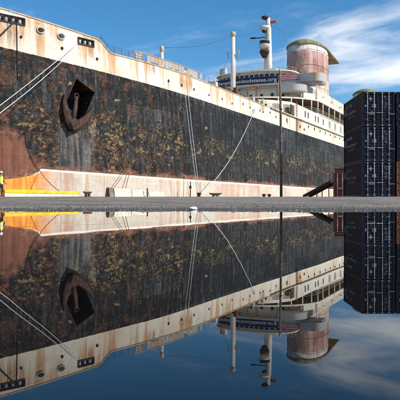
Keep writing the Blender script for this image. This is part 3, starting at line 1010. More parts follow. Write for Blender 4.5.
# davit stubs and gear lockers on the boat deck
for s in np.arange(66, 125, 8.5):
    bm = NB()
    tube(bm, [(s, -13.6, 21.2), (s, -13.6, 22.4), (s, -14.0, 23.0), (s, -14.7, 23.1)], [0.16, 0.15, 0.12, 0.09], 8)
    obj('davit', bm, m_cream, ship)
# boat deck houses
bm = NB(); prism(bm, rounded_plan(62, 215, -9.5, 9.5, 2.0, 2.0), 21.2, 24.4); bh = obj('boat_deck_house', bm, m_cream, ship)
for s in np.arange(66, 130, 4.0):
    side_window(wm_small, s, 22.9, -9.5, bh)
bm = NB(); prism(bm, rounded_plan(66, 205, -7.5, 7.5, 2.0, 2.0), 24.4, 28.6); obj('funnel_deck_house', bm, m_cream, ship)
# forward house under the bridge
bm = NB(); prism(bm, rounded_plan(56.2, 63, -10.5, 2.6, 1.2, 2.6), 18.3, 24.6); fh = obj('forward_house', bm, m_cream, ship)
bm = NB(); prism(bm, rounded_plan(58.2, 63, -10.0, 9.0, 1.0, 2.6), 18.3, 24.55); obj('forward_house', bm, m_greyp, ship)
bm = NB(); prism(bm, rounded_plan(55.7, 63, -10.9, 3.1, 1.2, 2.6), 23.85, 23.97); obj('eave', bm, m_cream, ship)
for y in (-1, -3.4, -5.8, -8.2):
    o = link_mesh('window', wm_small, fh)
    o.matrix_local = Matrix.Translation((56.2, y, 22.5)) @ Matrix.Rotation(math.pi / 2, 4, 'Z')
for y, z0, z1 in ((-0.2, 18.6, 23.8), (-2.2, 18.6, 24.5), (-6.9, 20, 24.5), (-9.4, 18.6, 23.8)):
    bm = NB(); tube(bm, [(56.05, y, z0), (56.05, y, z1)], 0.08, 6); obj('pipe', bm, m_edge, ship)
for y in (-4.6, -7.4):
    bm = NB(); box(bm, 56.1, 56.3, y - 0.45, y + 0.45, 18.5, 20.6, bev=0.03); obj('side_door', bm, m_rust, ship)
for y in (0.8, -9.9):
    bm = NB(); lathe(bm, [(0.3, 18.27), (0.3, 20.2), (0.5, 20.4), (0.55, 20.9), (0.3, 21.2)], 14, 54.6, y); obj('mushroom_vent', bm, m_edge, ship)
bm = NB(); sweep_box(bm, [(56.15, y, 21.7, -1, 0) for y in (1.0, -10.0)], [(0, 0), (0.12, 0), (0.12, 0.1), (0, 0.1)]); obj('rubbing_strip', bm, m_edge, ship)
# wing balcony below the bridge
def shell_wall(bm, pts, z0, z1, th=0.1, mi=0):
    n = len(pts)
    P_ = []
    for i, (x, y) in enumerate(pts):
        a = pts[max(i - 1, 0)]; b = pts[min(i + 1, n - 1)]
        tx, ty = b[0] - a[0], b[1] - a[1]
        L = math.hypot(tx, ty) or 1
        P_.append((x, y, 0, -ty / L, tx / L))
    sweep_box(bm, P_, [(0, z0), (th, z0), (th, z1), (0, z1)], mi)
bal = rounded_plan(53.2, 64, -13.4, -8.0, 2.6, 0.4)
bm = NB(); prism(bm, bal, 22.62, 22.8); obj('balcony_deck', bm, m_greyp, ship)
bm = NB(); shell_wall(bm, bal[:-1], 22.8, 24.15, 0.1); obj('balcony_bulwark', bm, m_greyp, ship)
for s, y in ((55.0, -12.6), (60.5, -12.9), (56, -9.2)):
    bm = NB(); tube(bm, [(s, y, 21.2), (s, y, 22.65)], 0.14, 8); obj('column', bm, m_white, ship)
for s, y in ((57.5, -12.2), (61.5, -12.4), (57, -15.3)):
    bm = NB(); tube(bm, [(s, y, 22.8 if y > -13 else 21.2), (s, y, 24.62)], 0.13, 8); obj('column', bm, m_white, ship)
# bridge
def br_s(y): return 54.6 + 3.0 * (abs(y) / 16.4) ** 2
ys = np.linspace(-16.4, 16.4, 41)
bm = NB(); prism(bm, [(60.6, -16.4)] + [(br_s(y) - 0.15, y) for y in ys] + [(60.6, 16.4)], 24.62, 24.95); obj('bridge_deck', bm, m_greyp, ship)
bm = NB(); shell_wall(bm, [(br_s(y), y) for y in ys], 24.95, 26.55, -0.1); obj('bridge_bulwark', bm, m_greyp, ship)
for sg in (-1, 1):
    pl = rounded_plan(56.0, 60.5, -16.5, -11.9, 1.6, 0.3) if sg < 0 else [(s, -y) for s, y in rounded_plan(56.0, 60.5, -16.5, -11.9, 1.6, 0.3)][::-1]
    bm = NB(); prism(bm, pl, 24.97, 26.7); obj('bridge_wing', bm, m_greyp, ship)
bm = NB(); prism(bm, nose_plan(57.5, 63.0, 9.0, 68.0, 16, 2.6), 24.97, 28.2); wh = obj('wheelhouse', bm, m_cream, ship)
bm = NB(); prism(bm, nose_plan(57.0, 62.8, 9.5, 68.4, 16, 2.6), 28.2, 28.42); obj('wheelhouse_roof', bm, m_white, ship)
whp = nose_plan(57.5, 63.0, 9.0, 68.0, 60, 2.6)
for y in np.linspace(-8.6, 7.4, 15):
    s, a = front_pt(whp, -abs(y))
    nx, ny = -math.cos(a), -math.sin(a) * (1 if y < 0 else -1)
    o = link_mesh('window', wm_bridge, wh)
    o.matrix_local = Matrix.Translation((s, y, 27.15)) @ Matrix.Rotation(math.atan2(ny, nx) - math.pi / 2, 4, 'Z')
rp = nose_plan(57.3, 63.0, 9.2, 68.0, 12, 2.6)
railing('railing', [(s, y, 28.42) for s, y in rp[1:-1]], 0.85, 1.5, m_cream, ship, 2, 0.03)
bm = NB(); box(bm, 65.5, 74.5, -3.6, 3.6, 28.42, 30.4, bev=0.1); obj('chart_house', bm, m_cream, ship)
bm = NB(); box(bm, 58.8, 60.0, 6.2, 7.6, 28.42, 30.0, bev=0.15); obj('signal_locker', bm, m_greyp, ship)

# banner with web address on the bridge bulwark
bm = NB(); shell_wall(bm, [(br_s(y) - 0.06, y) for y in np.linspace(-7.5, 6.6, 30)], 25.05, 26.5, -0.03)
ban = obj('banner', bm, m_navyb, ship, label='navy banner with white lettering across the bridge front')
cu = bpy.data.curves.new('banner_text', 'FONT')
cu.body = 'savetheunitedstates.org'
cu.size = 1.2
cu.resolution_u = 3
cu.offset = 0.012
to = bpy.data.objects.new('banner_text', cu)
C.objects.link(to)
bpy.context.view_layer.update()
tme = bpy.data.meshes.new_from_object(to.evaluated_get(bpy.context.evaluated_depsgraph_get()))
bpy.data.objects.remove(to)
xs = [v.co.x for v in tme.vertices]; x0, x1 = min(xs), max(xs)
for v in tme.vertices:
    y = 6.2 - (v.co.x - x0) / (x1 - x0) * 13.4
    v.co = Vector((br_s(y) - 0.11, y, 25.40 + v.co.y * 0.95))
tme.materials.append(m_wtext)
o = bpy.data.objects.new('lettering', tme); C.objects.link(o); o.parent = ban
# striped flag banner
fl_y = np.linspace(-7.7, -11.9, 10)
bm = NB(); shell_wall(bm, [(br_s(y) - 0.08, y) for y in fl_y], 25.45, 26.72, 0.03)
flg = obj('flag_banner', bm, m_wtext, ship, label='red and white striped flag banner on the bridge front')
for i in range(4):
    z0 = 25.45 + 1.27 * (2 * i) / 7
    bm = NB(); shell_wall(bm, [(br_s(y) - 0.10, y) for y in fl_y], z0, z0 + 1.27 / 7, 0.02)
    obj('stripe', bm, m_red, flg)

# radar mast
mast = obj('radar_mast', (lambda b: (lathe(b, [(1.0, 28.4), (0.95, 33), (0.85, 37), (0.72, 41), (0.5, 43.4), (0.15, 43.6)], 20, 70, 0), b)[1])(NB()), m_mast, ship)
def platform(s, y, z, r, h, under=0.5, mat=m_mast, name='platform', sx=1.0):
    bm = NB()
    lathe(bm, [(r * 0.45, z - under), (r * 0.96, z), (r, z + 0.02), (r, z + h), (r * 0.92, z + h), (r * 0.92, z + 0.1)], 18, s, y, sx=sx)
    return obj(name, bm, mat, mast)
platform(69.4, 0.55, 43.3, 0.85, 0.35, 0.35, m_rustd)
platform(69.0, 0.6, 40.8, 1.15, 0.45, 0.5)
platform(69.0, 0.6, 39.95, 0.55, 0.5, 0.2, m_rustd)
platform(68.9, 0.5, 36.2, 1.2, 1.6, 1.3)
platform(68.9, 0.5, 35.0, 1.15, 0.5, 1.2, m_rustd)
bm = NB(); lathe(bm, [(1.22, 37.0), (1.24, 37.05), (1.24, 37.7), (1.22, 37.75)], 20, 68.9, 0.5); obj('crow_nest_window', bm, m_glass, mast)
bm = NB(); tube(bm, [(69, 0.5, 38.7), (68.4, 3.4, 38.5)], [0.16, 0.1], 6); box(bm, 68.2, 68.7, 2.6, 3.8, 38.5, 38.75); obj('radar_arm', bm, m_rustd, mast)
bm = NB(); tube(bm, [(70, 0, 43.0), (70.2, -1.6, 42.4)], 0.14, 6); tube(bm, [(70, 0, 42.0), (70.2, -2.0, 42.2)], 0.14, 6); box(bm, 69.9, 70.4, -2.1, -0.4, 42.2, 42.6); obj('yard_arm', bm, m_pinkred, mast)
bm = NB(); tube(bm, [(69.4, 0.5, 43.6), (69.4, 0.5, 44.6)], 0.05, 6); tube(bm, [(69.2, 1.0, 43.6), (69.2, 1.0, 44.1)], 0.05, 6); obj('aerial', bm, m_wire, mast)
bm = NB()
for sgn in (-1, 1):
    for z in np.arange(31, 42, 0.5):
        pass
tube(bm, [(69.0, -0.55, 30), (69.2, -0.5, 42)], 0.05, 5); tube(bm, [(69.0, -0.05, 30), (69.2, -0.1, 42)], 0.05, 5)
for z in np.arange(30.5, 41.5, 0.45): tube(bm, [(69.05, -0.53, z), (69.05, -0.05, z)], 0.03, 4)
obj('ladder', bm, m_greyp, mast)

# kingposts
def kingpost(s, y, z0, z1, r, cross=True):
    bm = NB()
    lathe(bm, [(r, z0), (r * 0.95, z0 + (z1 - z0) * 0.5), (r * 0.72, z1 - 1.0)], 16, s, y)
    k = obj('kingpost', bm, m_mast, ship)
    bm = NB()
    lathe(bm, [(r * 0.75, z1 - 1.0), (r * 0.98, z1 - 0.9), (r * 0.98, z1 - 0.1), (r * 0.6, z1)], 14, s, y)
    obj('cap', bm, m_edge, k)
    if cross:
        bm = NB()
        zc = z0 + (z1 - z0) * 0.73
        tube(bm, [(s, y - 1.25, zc + 0.75), (s, y - 1.25, zc + 0.15), (s, y - 0.9, zc), (s, y + 0.9, zc), (s, y + 1.25, zc + 0.15), (s, y + 1.25, zc + 0.75)], 0.09, 6)
        for q in (-1.25, 1.25): lathe(bm, [(0.12, zc + 0.7), (0.2, zc + 0.8), (0.2, zc + 1.1), (0.08, zc + 1.2)], 8, s, y + q)
        obj('crosstree_lamps', bm, m_greyp, k)
    return k
kingpost(48.4, 0.0, 15.5, 35.0, 0.55)
kingpost(18.0, 0.0, 15.5, 25.4, 0.36, False)

# funnels
def funnel(sc, lab):
    bm = NB()
    SA, SB = 9.3, 5.25
    seg = 48
    prof = [(1.03, 28.6), (1.03, 30.0), (1.015, 34.5), (1.0, 39), (0.985, 42.95)]
    rings = []
    for k, z in prof:
        rings.append([bm.verts.new((sc + SA * k * math.copysign(abs(math.cos(a)) ** 0.9, math.cos(a)), SB * k * math.copysign(abs(math.sin(a)) ** 0.85, math.sin(a)), z)) for a in np.linspace(0, 2 * math.pi, seg + 1)[:-1]])
    for i in range(len(rings) - 1):
        for k in range(seg):
            f = bm.faces.new((rings[i][k], rings[i][(k + 1) % seg], rings[i + 1][(k + 1) % seg], rings[i + 1][k])); f.smooth = True
    bm.faces.new(rings[0]); bm.faces.new(rings[-1])
    fo = obj('funnel', bm, m_fun, ship, label=lab)
    # sampan top with side fins swept aft
    bm = NB()
    NS, NY = 30, 16
    grid_t, grid_b = [], []
    for i in range(NS + 1):
        ds = -9.6 + (12.4 + 9.6) * i / NS
        if ds < 3:
            hw = 5.5 * max(0.0, 1 - (abs(ds) / 9.62) ** 2.2) ** 0.5 if ds < 0 else 5.5
        else:
            hw = 5.5 + 0.6 * ((ds - 3) / 10.2) ** 1.2
        hw = max(hw, 0.05)
        rt, rb_ = [], []
        ez = 42.9 if ds < 0 else 42.9 - 2.0 * (ds / 13.2) ** 1.3
        for j in range(NY + 1):
            v = -1 + 2 * j / NY
            dome = 2.1 * max(0.0, (1 - abs(v) ** 2.2)) * max(0.0, 1 - (ds / 13.5) ** 2 if ds > 0 else 1 - (abs(ds) / 9.8) ** 2.6) ** 0.8
            rt.append(bm.verts.new((sc + ds, hw * v, ez + 0.28 + dome)))
            rb_.append(bm.verts.new((sc + ds, hw * v, ez - 0.12)))
        grid_t.append(rt); grid_b.append(rb_)
    for i in range(NS):
        for j in range(NY):
            f = bm.faces.new((grid_t[i][j], grid_t[i + 1][j], grid_t[i + 1][j + 1], grid_t[i][j + 1])); f.smooth = True
            bm.faces.new((grid_b[i][j + 1], grid_b[i + 1][j + 1], grid_b[i + 1][j], grid_b[i][j]))
    for i in range(NS):
        for j in (0, NY):
            bm.faces.new((grid_t[i][j], grid_b[i][j], grid_b[i + 1][j], grid_t[i + 1][j]))
    for i in (0, NS):
        for j in range(NY):
            bm.faces.new((grid_t[i][j], grid_t[i][j + 1], grid_b[i][j + 1], grid_b[i][j]))
    obj('funnel_cap', bm, m_olive, fo)
    bm = NB()
    for dz_, k in ((31.2, 1.035), (37.2, 1.02), (41.4, 1.005)):
        tube(bm, [(sc + SA * k * math.copysign(abs(math.cos(a)) ** 0.9, math.cos(a)), SB * k * math.copysign(abs(math.sin(a)) ** 0.85, math.sin(a)), dz_) for a in np.linspace(0, 2 * math.pi, 49)], 0.05, 5, caps=False)
    obj('rail_band', bm, m_fun, fo)
    bm = NB()
    yl = -SB * 0.80
    for dy in (-0.22, 0.22): tube(bm, [(sc - 6.1, yl + dy * 0.4 - 0.12, 29), (sc - 5.9 , yl + dy * 0.4 - 0.12, 42.9)], 0.05, 5)
    obj('ladder', bm, m_fun, fo)
    return fo
funnel(104.0, 'forward funnel with faded red body, white band and olive top')
funnel(191.0, 'aft funnel with olive top')

# rigging wires
def wire(a, b, sag=0.3, r=0.035, parent=None):
    bm = NB(); tube(bm, catenary(a, b, sag, 14), r, 5)
    return obj('rigging_wire', bm, m_wire, parent or ship)
wire((18, 0, 25.2), (48.4, 0, 34.3), 0.9)
wire((48.4, 0, 34.0), (69.5, 0.5, 41.5), 0.6, 0.025)
wire((69.5, -0.6, 41.8), (99, -1.0, 44.6), 0.6, 0.02)
wire((69.0, 3.0, 38.4), (60, 12, 27), 0.4, 0.02)
wire((70, -1.8, 42.2), (62, -12, 27), 0.3, 0.02)
wire((48.4, 0.6, 31), (57.5, 7.0, 28.6), 0.5, 0.025)
wire((18, 0, 25.0), (-5, -10, 16), 0.3, 0.025)

# ------------------------------------------------------------------ ropes
m_ropew = simple_mat('pale mooring rope', (0.52, 0.55, 0.56), 0.9, 0.25, 8.0)
m_roped = simple_mat('dark tarred rope', (0.035, 0.030, 0.028), 0.9, 0.3, 8.0)
m_ropeb = simple_mat('brown rope', (0.16, 0.10, 0.06), 0.9, 0.3, 8.0)
def rope(pts, r, mat, label, cat='rope', group=None):
    bm = NB(); tube(bm, pts, r, 7)
    return obj('mooring_rope', bm, mat, label=label, cat=cat, group=group)
def hw(px, py, off=0.1):
    q = hull_at(px, py)
    f = frame_at(q.x, q.z)
    return loc2world(f @ Vector((0, off, 0)))
def gz_at(x, y):
    return float(ground_h(np.array([x]), np.array([y]))[0])

bol_l = Vector((-15.9, 32.0, 0)); bol_l.z = gz_at(bol_l.x, bol_l.y)
a0 = hw(79, 42.6, -0.1)
rope(catenary(a0, bol_l + Vector((0, 0.25, 0.42)), 0.25, 20), 0.032, m_ropew, 'upper of two pale mooring ropes slanting down left from the white bow')
rope(catenary(a0 + U * 0.25 + Vector((0, 0, -0.1)), bol_l + Vector((0.3, -0.25, 0.30)), 0.6, 20), 0.032, m_ropew, 'lower of two pale mooring ropes slanting down left from the white bow')
bol_c = quay_at(199, 1.9); bol_c.z = gz_at(bol_c.x, bol_c.y)
top1 = hw(184, 79.0, 0.15); top2 = hw(186.5, 80.0, 0.15)
rope([top1] + catenary(hw(184.6, 97, 0.12), bol_c + Vector((-0.15, 0, 0.55)), 0.4, 18), 0.036, m_ropew, 'left of two near vertical pale ropes hanging down the black hull')
rope([top2] + catenary(hw(187.6, 98, 0.12), bol_c + Vector((0.1, -0.1, 0.6)), 0.4, 18), 0.036, m_ropew, 'right of two near vertical pale ropes hanging down the black hull')
a1 = hw(253.5, 111, 0.1)
rope(catenary(a1, bol_c + Vector((0.25, 0.1, 0.5)), 1.45, 28), 0.042, m_ropew, 'single white rope sweeping down from the hull in a long curve')
e1 = quay_at(69, 1.0); e1.z = gz_at(e1.x, e1.y) + 0.2
rope([hw(24, 130, 0.06), hw(26, 143, 0.06), hw(29, 153, 0.06), hw(33, 162, 0.08), hw(39, 171, 0.12)] + [hw(39, 171, 0.12).lerp(e1, k) + Vector((0, 0, -1.6 * k * (1 - k))) for k in (0.2, 0.4, 0.6, 0.8, 1.0)], 0.026, m_roped, 'dark rope curving down the red brown bow to the yellow beam')
for dx_, lb in ((0, 'left of two thin brown lines leaning against the pale boot top'), (3.4, 'right of two thin brown lines leaning against the pale boot top')):
    e = quay_at(119.5 + dx_, 0.9); e.z = gz_at(e.x, e.y)
    rope(catenary(hw(130 + dx_ * 0.6, 160, 0.1), e, 0.05, 6), 0.035, m_ropeb, lb)
s0 = hw(15, 21, 0.0)
rope(catenary(s0, hw(15, 21, 0) + Vector((-7.0, -14, -13.0)), 0.5, 16), 0.08, m_roped, 'thick dark rope slanting from the leftmost slot in the white bow')
rope([hw(16.5, 21.5, 0.08)] + [hw(16.5 + 0.9 * k, 24 + 56 * k, 0.06) for k in np.linspace(0, 1, 10)], 0.035, m_roped, 'dark chain hanging straight down the white bow', 'chain')

# ------------------------------------------------------------------ containers
def navy_variant(i):
    k = (1.0, 1.25, 0.85, 1.1, 0.95)[i]
    return simple_mat('navy container paint', (0.0045 * k, 0.0065 * k, 0.019 * k), 0.5, 0.4, 1.1 + 0.35 * i, rust=0.12 + 0.06 * i, rust_col=(0.05, 0.028, 0.02), bump=0.15, spec=0.22)
m_cred = simple_mat('dull red container paint', (0.13, 0.030, 0.026), 0.55, 0.35, 1.5, rust=0.2, bump=0.12)
m_cbrn = simple_mat('brown container paint', (0.14, 0.045, 0.022), 0.55, 0.35, 1.5, rust=0.25, bump=0.12)
m_galv = simple_mat('galvanised lock rod', (0.42, 0.42, 0.44), 0.45, 0.25, 3.0, metal=0.3, bump=0.05)
m_mark = simple_mat('worn white marking', (0.26, 0.28, 0.31), 0.8, 0.5, 7.0, rust=0.75, rust_col=(0.02, 0.025, 0.045), bump=0)
m_gask = simple_mat('black rubber gasket', (0.01, 0.01, 0.01), 0.8, 0.2, 2.0, bump=0)
CL, CW, CH = 6.06, 2.44, 2.59

def corrugated(bm, length, h0, h1, place, pitch=0.28, depth=0.036):
    n = int(length / pitch)
    pr = []
    for i in range(n):
        x = i * length / n; pw = length / n
        pr += [(x, 0), (x + pw * 0.27, 0), (x + pw * 0.5, -depth), (x + pw * 0.77, -depth)]
    pr.append((length, 0))
    lo = [bm.verts.new(place(x, d, h0)) for x, d in pr]
    hi = [bm.verts.new(place(x, d, h1)) for x, d in pr]
    for i in range(len(pr) - 1):
        bm.faces.new((lo[i], lo[i + 1], hi[i + 1], hi[i]))

def make_container(mat, marks=True, seed=5):
    """origin at the front left bottom corner, door at y = 0 facing -y"""
    root = empty('shipping_container')
    bm = NB()
    for x in (0, CW - 0.12):
        for y in (0, CL - 0.12):
            box(bm, x, x + 0.12, y, y + 0.12, 0.118, CH - 0.118)
        box(bm, x + 0.02, x + 0.10, 0.17, CL - 0.17, 0, 0.15)
        box(bm, x + 0.02, x + 0.10, 0.17, CL - 0.17, CH - 0.09, CH - 0.005)
    for y in (0.01, CL - 0.10):
        box(bm, 0.18, CW - 0.18, y, y + 0.09, 0, 0.14)
        box(bm, 0.18, CW - 0.18, y, y + 0.09, CH - 0.12, CH - 0.005)
    obj('frame', bm, mat, root)
    bm = NB()
    box(bm, 0, 0.178, 0, 0.165, 0, 0.118, bev=0.012)
    bmesh.ops.recalc_face_normals(bm, faces=bm.faces[:])
    cm_ = bpy.data.meshes.new('corner_casting'); bm.to_mesh(cm_); bm.free(); cm_.materials.append(mat)
    for x in (-0.003, CW - 0.175):
        for y in (-0.003, CL - 0.162):
            for z in (0.0, CH - 0.118):
                link_mesh('corner_casting', cm_, root, (x, y, z))
    bm = NB(); corrugated(bm, CL - 0.24, 0.15, CH - 0.09, lambda x, d, z: (0.045 - d, 0.12 + x, z)); side = obj('side_panel', bm, mat, root, recalc=False)
    bm = NB(); corrugated(bm, CL - 0.24, 0.15, CH - 0.09, lambda x, d, z: (CW - 0.045 + d, 0.12 + x, z)); obj('side_panel', bm, mat, root, recalc=False)
    bm = NB(); corrugated(bm, CW - 0.24, 0.14, CH - 0.12, lambda x, d, z: (0.12 + x, CL - 0.045 + d, z)); obj('end_panel', bm, mat, root, recalc=False)
    bm = NB(); corrugated(bm, CL - 0.2, 0.10, CW - 0.10, lambda x, d, z: (z, 0.10 + x, CH - 0.02 + d), 0.3, 0.02); obj('roof_panel', bm, mat, root, recalc=False)
    bm = NB(); box(bm, 0.1, CW - 0.1, 0.1, CL - 0.1, 0.15, 0.19); obj('floor_panel', bm, mat, root)
    for k in (0, 1):
        x0 = 0.125 + k * (CW - 0.25) / 2; x1 = x0 + (CW - 0.25) / 2 - 0.012
        bm = NB()
        # leaf with horizontal pressed swages
        zs = [0.145]
        while zs[-1] < CH - 0.14: zs.append(zs[-1] + 0.21)
        zs[-1] = CH - 0.125
        prof = []
        for i in range(len(zs) - 1):
            a, b = zs[i], zs[i + 1]
            prof += [(a, 0.035), (a + (b - a) * 0.3, 0.035), (a + (b - a) * 0.5, 0.065), (a + (b - a) * 0.8, 0.065)]
        prof.append((zs[-1], 0.035))
        lo = [bm.verts.new((x0, y, z)) for z, y in prof]; hi = [bm.verts.new((x1, y, z)) for z, y in prof]
        for i in range(len(prof) - 1): bm.faces.new((lo[i], hi[i], hi[i + 1], lo[i + 1]))
        for xa, xb in ((x0, x0 + 0.05), (x1 - 0.05, x1)):
            box(bm, xa, xb, 0.022, 0.07, 0.145, CH - 0.125)
        dr = obj('door', bm, mat, root)
        bm = NB()
        xg = x0 if k == 0 else x1
        for z in (0.4, 0.95, 1.55, 2.15):
            box(bm, xg - 0.06, xg + 0.06, 0.0, 0.022, z, z + 0.11)
        obj('hinge', bm, mat, dr)
        for j, fx in enumerate((0.27, 0.73)):
            x = x0 + (x1 - x0) * fx
            bm = NB()
            tube(bm, [(x, -0.005, 0.05), (x, -0.005, CH - 0.05)], 0.021, 8)
            for z in (0.07, CH - 0.13): box(bm, x - 0.06, x + 0.06, -0.035, 0.02, z, z + 0.07)
            for z in (0.5, 1.0, 1.75, 2.2): box(bm, x - 0.04, x + 0.04, -0.03, 0.035, z, z + 0.05)
            hz = 1.02 if j == 0 else 0.92
            dirn = 1 if (j == 0) == (k == 0) else -1
            box(bm, min(x, x + dirn * 0.42), max(x, x + dirn * 0.42), -0.045, -0.028, hz, hz + 0.035)
            obj('lock_rod', bm, m_galv, dr)
    bm = NB(); box(bm, CW / 2 - 0.012, CW / 2 + 0.006, 0.02, 0.034, 0.145, CH - 0.125); obj('gasket', bm, m_gask, root)
    if marks:
        # illegible worn stencil rows on the doors
        rnd = random.Random(seed)
        bm = NB()
        def stencil(x, z, wd, h, n):
            cw = wd / n
            for i in range(n):
                if rnd.random() < 0.12: continue
                xa = x + i * cw
                for (a, b, c_, d_) in rnd.choice((((0, 0.28, 0, 1), (0.28, 0.8, 0.75, 1)), ((0, 0.25, 0, 1), (0.55, 0.8, 0, 1), (0.25, 0.55, 0.4, 0.6)), ((0.25, 0.55, 0, 1),), ((0, 0.8, 0, 0.25), (0, 0.8, 0.75, 1), (0, 0.25, 0.25, 0.75)))):
                    box(bm, xa + a * cw, xa + b * cw, 0.028, 0.033, z + c_ * h, z + d_ * h)
        xr = CW / 2 + 0.45
        stencil(xr, 2.16, 0.55, 0.10, 7)
        stencil(xr + 0.1, 2.0, 0.4, 0.09, 5)
        for i, z in enumerate((1.72, 1.60, 1.46, 1.34)):
            stencil(xr + (0.05 if i % 2 else 0), z, 0.5 if i % 2 else 0.42, 0.075, 8)
        box(bm, CW / 2 - 0.46, CW / 2 - 0.16, 0.027, 0.034, 1.42, 1.68)
        box(bm, 0.22, 0.36, 0.027, 0.034, 1.46, 1.62)
        stencil(0.2, 1.05, 0.24, 0.09, 3); stencil(0.62, 1.1, 0.2, 0.09, 3)
        stencil(0.25, 0.5, 0.22, 0.08, 3); stencil(1.8, 0.5, 0.16, 0.08, 2)
        obj('door_marking', bm, m_mark, root, kind='stuff')
        # round emblem with a cross bar on the left leaf
        bm = NB()
        cx, cz = CW / 2 - 0.56, 2.08
        for a in range(4):
            an = a * math.pi / 2
            vs = [bm.verts.new((cx + r * math.cos(an + o_), 0.027, cz + r * 0.75 * math.sin(an + o_))) for r, o_ in ((0.27, 0), (0.09, 0.75), (0.0, 0), (0.09, -0.75))]
            bm.faces.new(vs)
        obj('emblem', bm, m_mark, root)
        # side lettering, worn beyond reading
        bm = NB()
        def stencil_s(y, z, wd, h, n):
            cw = wd / n
            for i in range(n):
                if rnd.random() < 0.15: continue
                ya = y + wd - i * cw
                for (a, b, c_, d_) in rnd.choice((((0, 0.3, 0, 1), (0.3, 0.8, 0.7, 1)), ((0.1, 0.7, 0.1, 0.9),), ((0, 0.28, 0, 1), (0.5, 0.8, 0, 1)))):
                    box(bm, 0.030, 0.042, ya - b * cw, ya - a * cw, z + c_ * h, z + d_ * h)
        stencil_s(3.3, 1.95, 1.9, 0.26, 6)
        bm.verts.ensure_lookup_table()
        ring = [(0.036, 5.45 + 0.28 * math.cos(a), 1.72 + 0.28 * math.sin(a)) for a in np.linspace(0, 2 * math.pi, 17)]
        tube(bm, ring, 0.05, 4)
        stencil_s(1.9, 1.38, 3.2, 0.20, 12)
        stencil_s(2.4, 1.08, 2.0, 0.12, 9)
        obj('side_marking', bm, m_mark, root, kind='stuff')
    return root

CX, CY = 12.05, 47.6
CZ = gz_at(CX + 1, CY + 0.5) + 0.01
def zst(k): return CZ + k * (CH + 0.012)
labs_a = ['bottom navy container of the left stack beside the small red one', 'middle navy container of the left stack', 'top navy container of the left stack']
labs_b = [None, 'middle navy container of the stack cut by the right edge', 'top navy container of the stack cut by the right edge']
for k in range(3):
    c_ = make_container(navy_variant(k), True, 5 + k)
    c_.location = (CX + (0, 0.02, -0.01)[k], CY + (0, 0.03, 0.0)[k], zst(k))
    tag(c_, labs_a[k], 'container', 'stacked shipping containers on the quay')
for k in (1, 2):
    c_ = make_container(navy_variant(2 + k), True, 15 + k)
    c_.location = (CX + 2.58 + (0, 0.01, -0.02)[k], CY + (0, -0.03, 0.02)[k], zst(k))
    tag(c_, labs_b[k], 'container', 'stacked shipping containers on the quay')
brn = make_container(m_cbrn, False)
brn.location = (CX + 2.56, CY - 0.05, zst(0))
tag(brn, 'brown container at the bottom of the stack cut by the right edge', 'container', 'stacked shipping containers on the quay')
redc = make_container(m_cred, False)
redc.location = (13.75, 66.0, QUAY)
redc.rotation_euler = (0, 0, -R(11.9))
tag(redc, 'small dull red container standing behind the navy stack', 'container')

# ------------------------------------------------------------------ utility pole
m_wood = simple_mat('weathered brown timber', (0.17, 0.11, 0.075), 0.85, 0.4, 3.0, rust=0.2, rust_col=(0.05, 0.03, 0.02), streak=True, bump=0.4)
pp = Vector((81.2 / F * 55.5, 55.5, 0)); pp.z = gz_at(pp.x, pp.y)
pole = empty('utility_pole', pp, 0, label='tall thin brown pole standing in front of the ship below the bridge', cat='pole')
bm = NB(); tube(bm, [(0, 0, -0.2), (-0.01, 0, 3), (-0.04, 0, 7), (-0.10, 0, 10.95)], [0.12, 0.11, 0.10, 0.085], 12); obj('post', bm, m_wood, pole)
bm = NB(); lathe(bm, [(0.09, 10.9), (0.10, 10.95), (0.10, 11.05), (0.05, 11.12)], 12, -0.10, 0); obj('cap', bm, m_greyp, pole)
bm = NB()
for z in (2.0, 4.6, 7.6): lathe(bm, [(0.118, z), (0.12, z + 0.02), (0.12, z + 0.08), (0.118, z + 0.1)], 12, -0.02, 0)
obj('strap', bm, m_rustd, pole)

# ------------------------------------------------------------------ quay furniture
m_yel = simple_mat('yellow beam paint', (0.80, 0.52, 0.02), 0.6, 0.2, 1.5, rust=0.25, rust_col=(0.45, 0.30, 0.12), bump=0.2)
m_conc = simple_mat('pale concrete', (0.70, 0.64, 0.53), 0.9, 0.25, 2.0, rust=0.15, rust_col=(0.32, 0.26, 0.19), streak=True, bump=0.4)
m_concd = simple_mat('dirty concrete', (0.20, 0.17, 0.14), 0.9, 0.3, 2.0, bump=0.4)
m_skin = simple_mat('skin', (0.45, 0.27, 0.19), 0.6, 0.1, 5.0, bump=0)

def along(px0, px1, out):
    a = quay_at(px0, out); b = quay_at(px1, out)
    return a, b, math.atan2(b.y - a.y, b.x - a.x), (b - a).length
a, b, ang, L = along(3.5, 78.5, 1.35)
yb = empty('barrier_beam', (a.x, a.y, gz_at(a.x, a.y)), ang, label='long yellow painted beam along the quay edge below the orange hull', cat='barrier')
bm = NB(); box(bm, 0, L * 0.52, -0.13, 0.13, 0.30, 0.57, bev=0.03); obj('beam', bm, m_yel, yb)
bm = NB(); box(bm, L * 0.52 + 0.01, L, -0.12, 0.12, 0.28, 0.54, bev=0.03); obj('beam', bm, m_yel, yb)
for i in range(6):
    x = 0.85 + i * (L - 1.7) / 5
    bm = NB(); box(bm, x - 0.80, x + 0.80, -0.10, 0.16, -0.05, 0.278, bev=0.03); obj('block', bm, m_conc, yb)

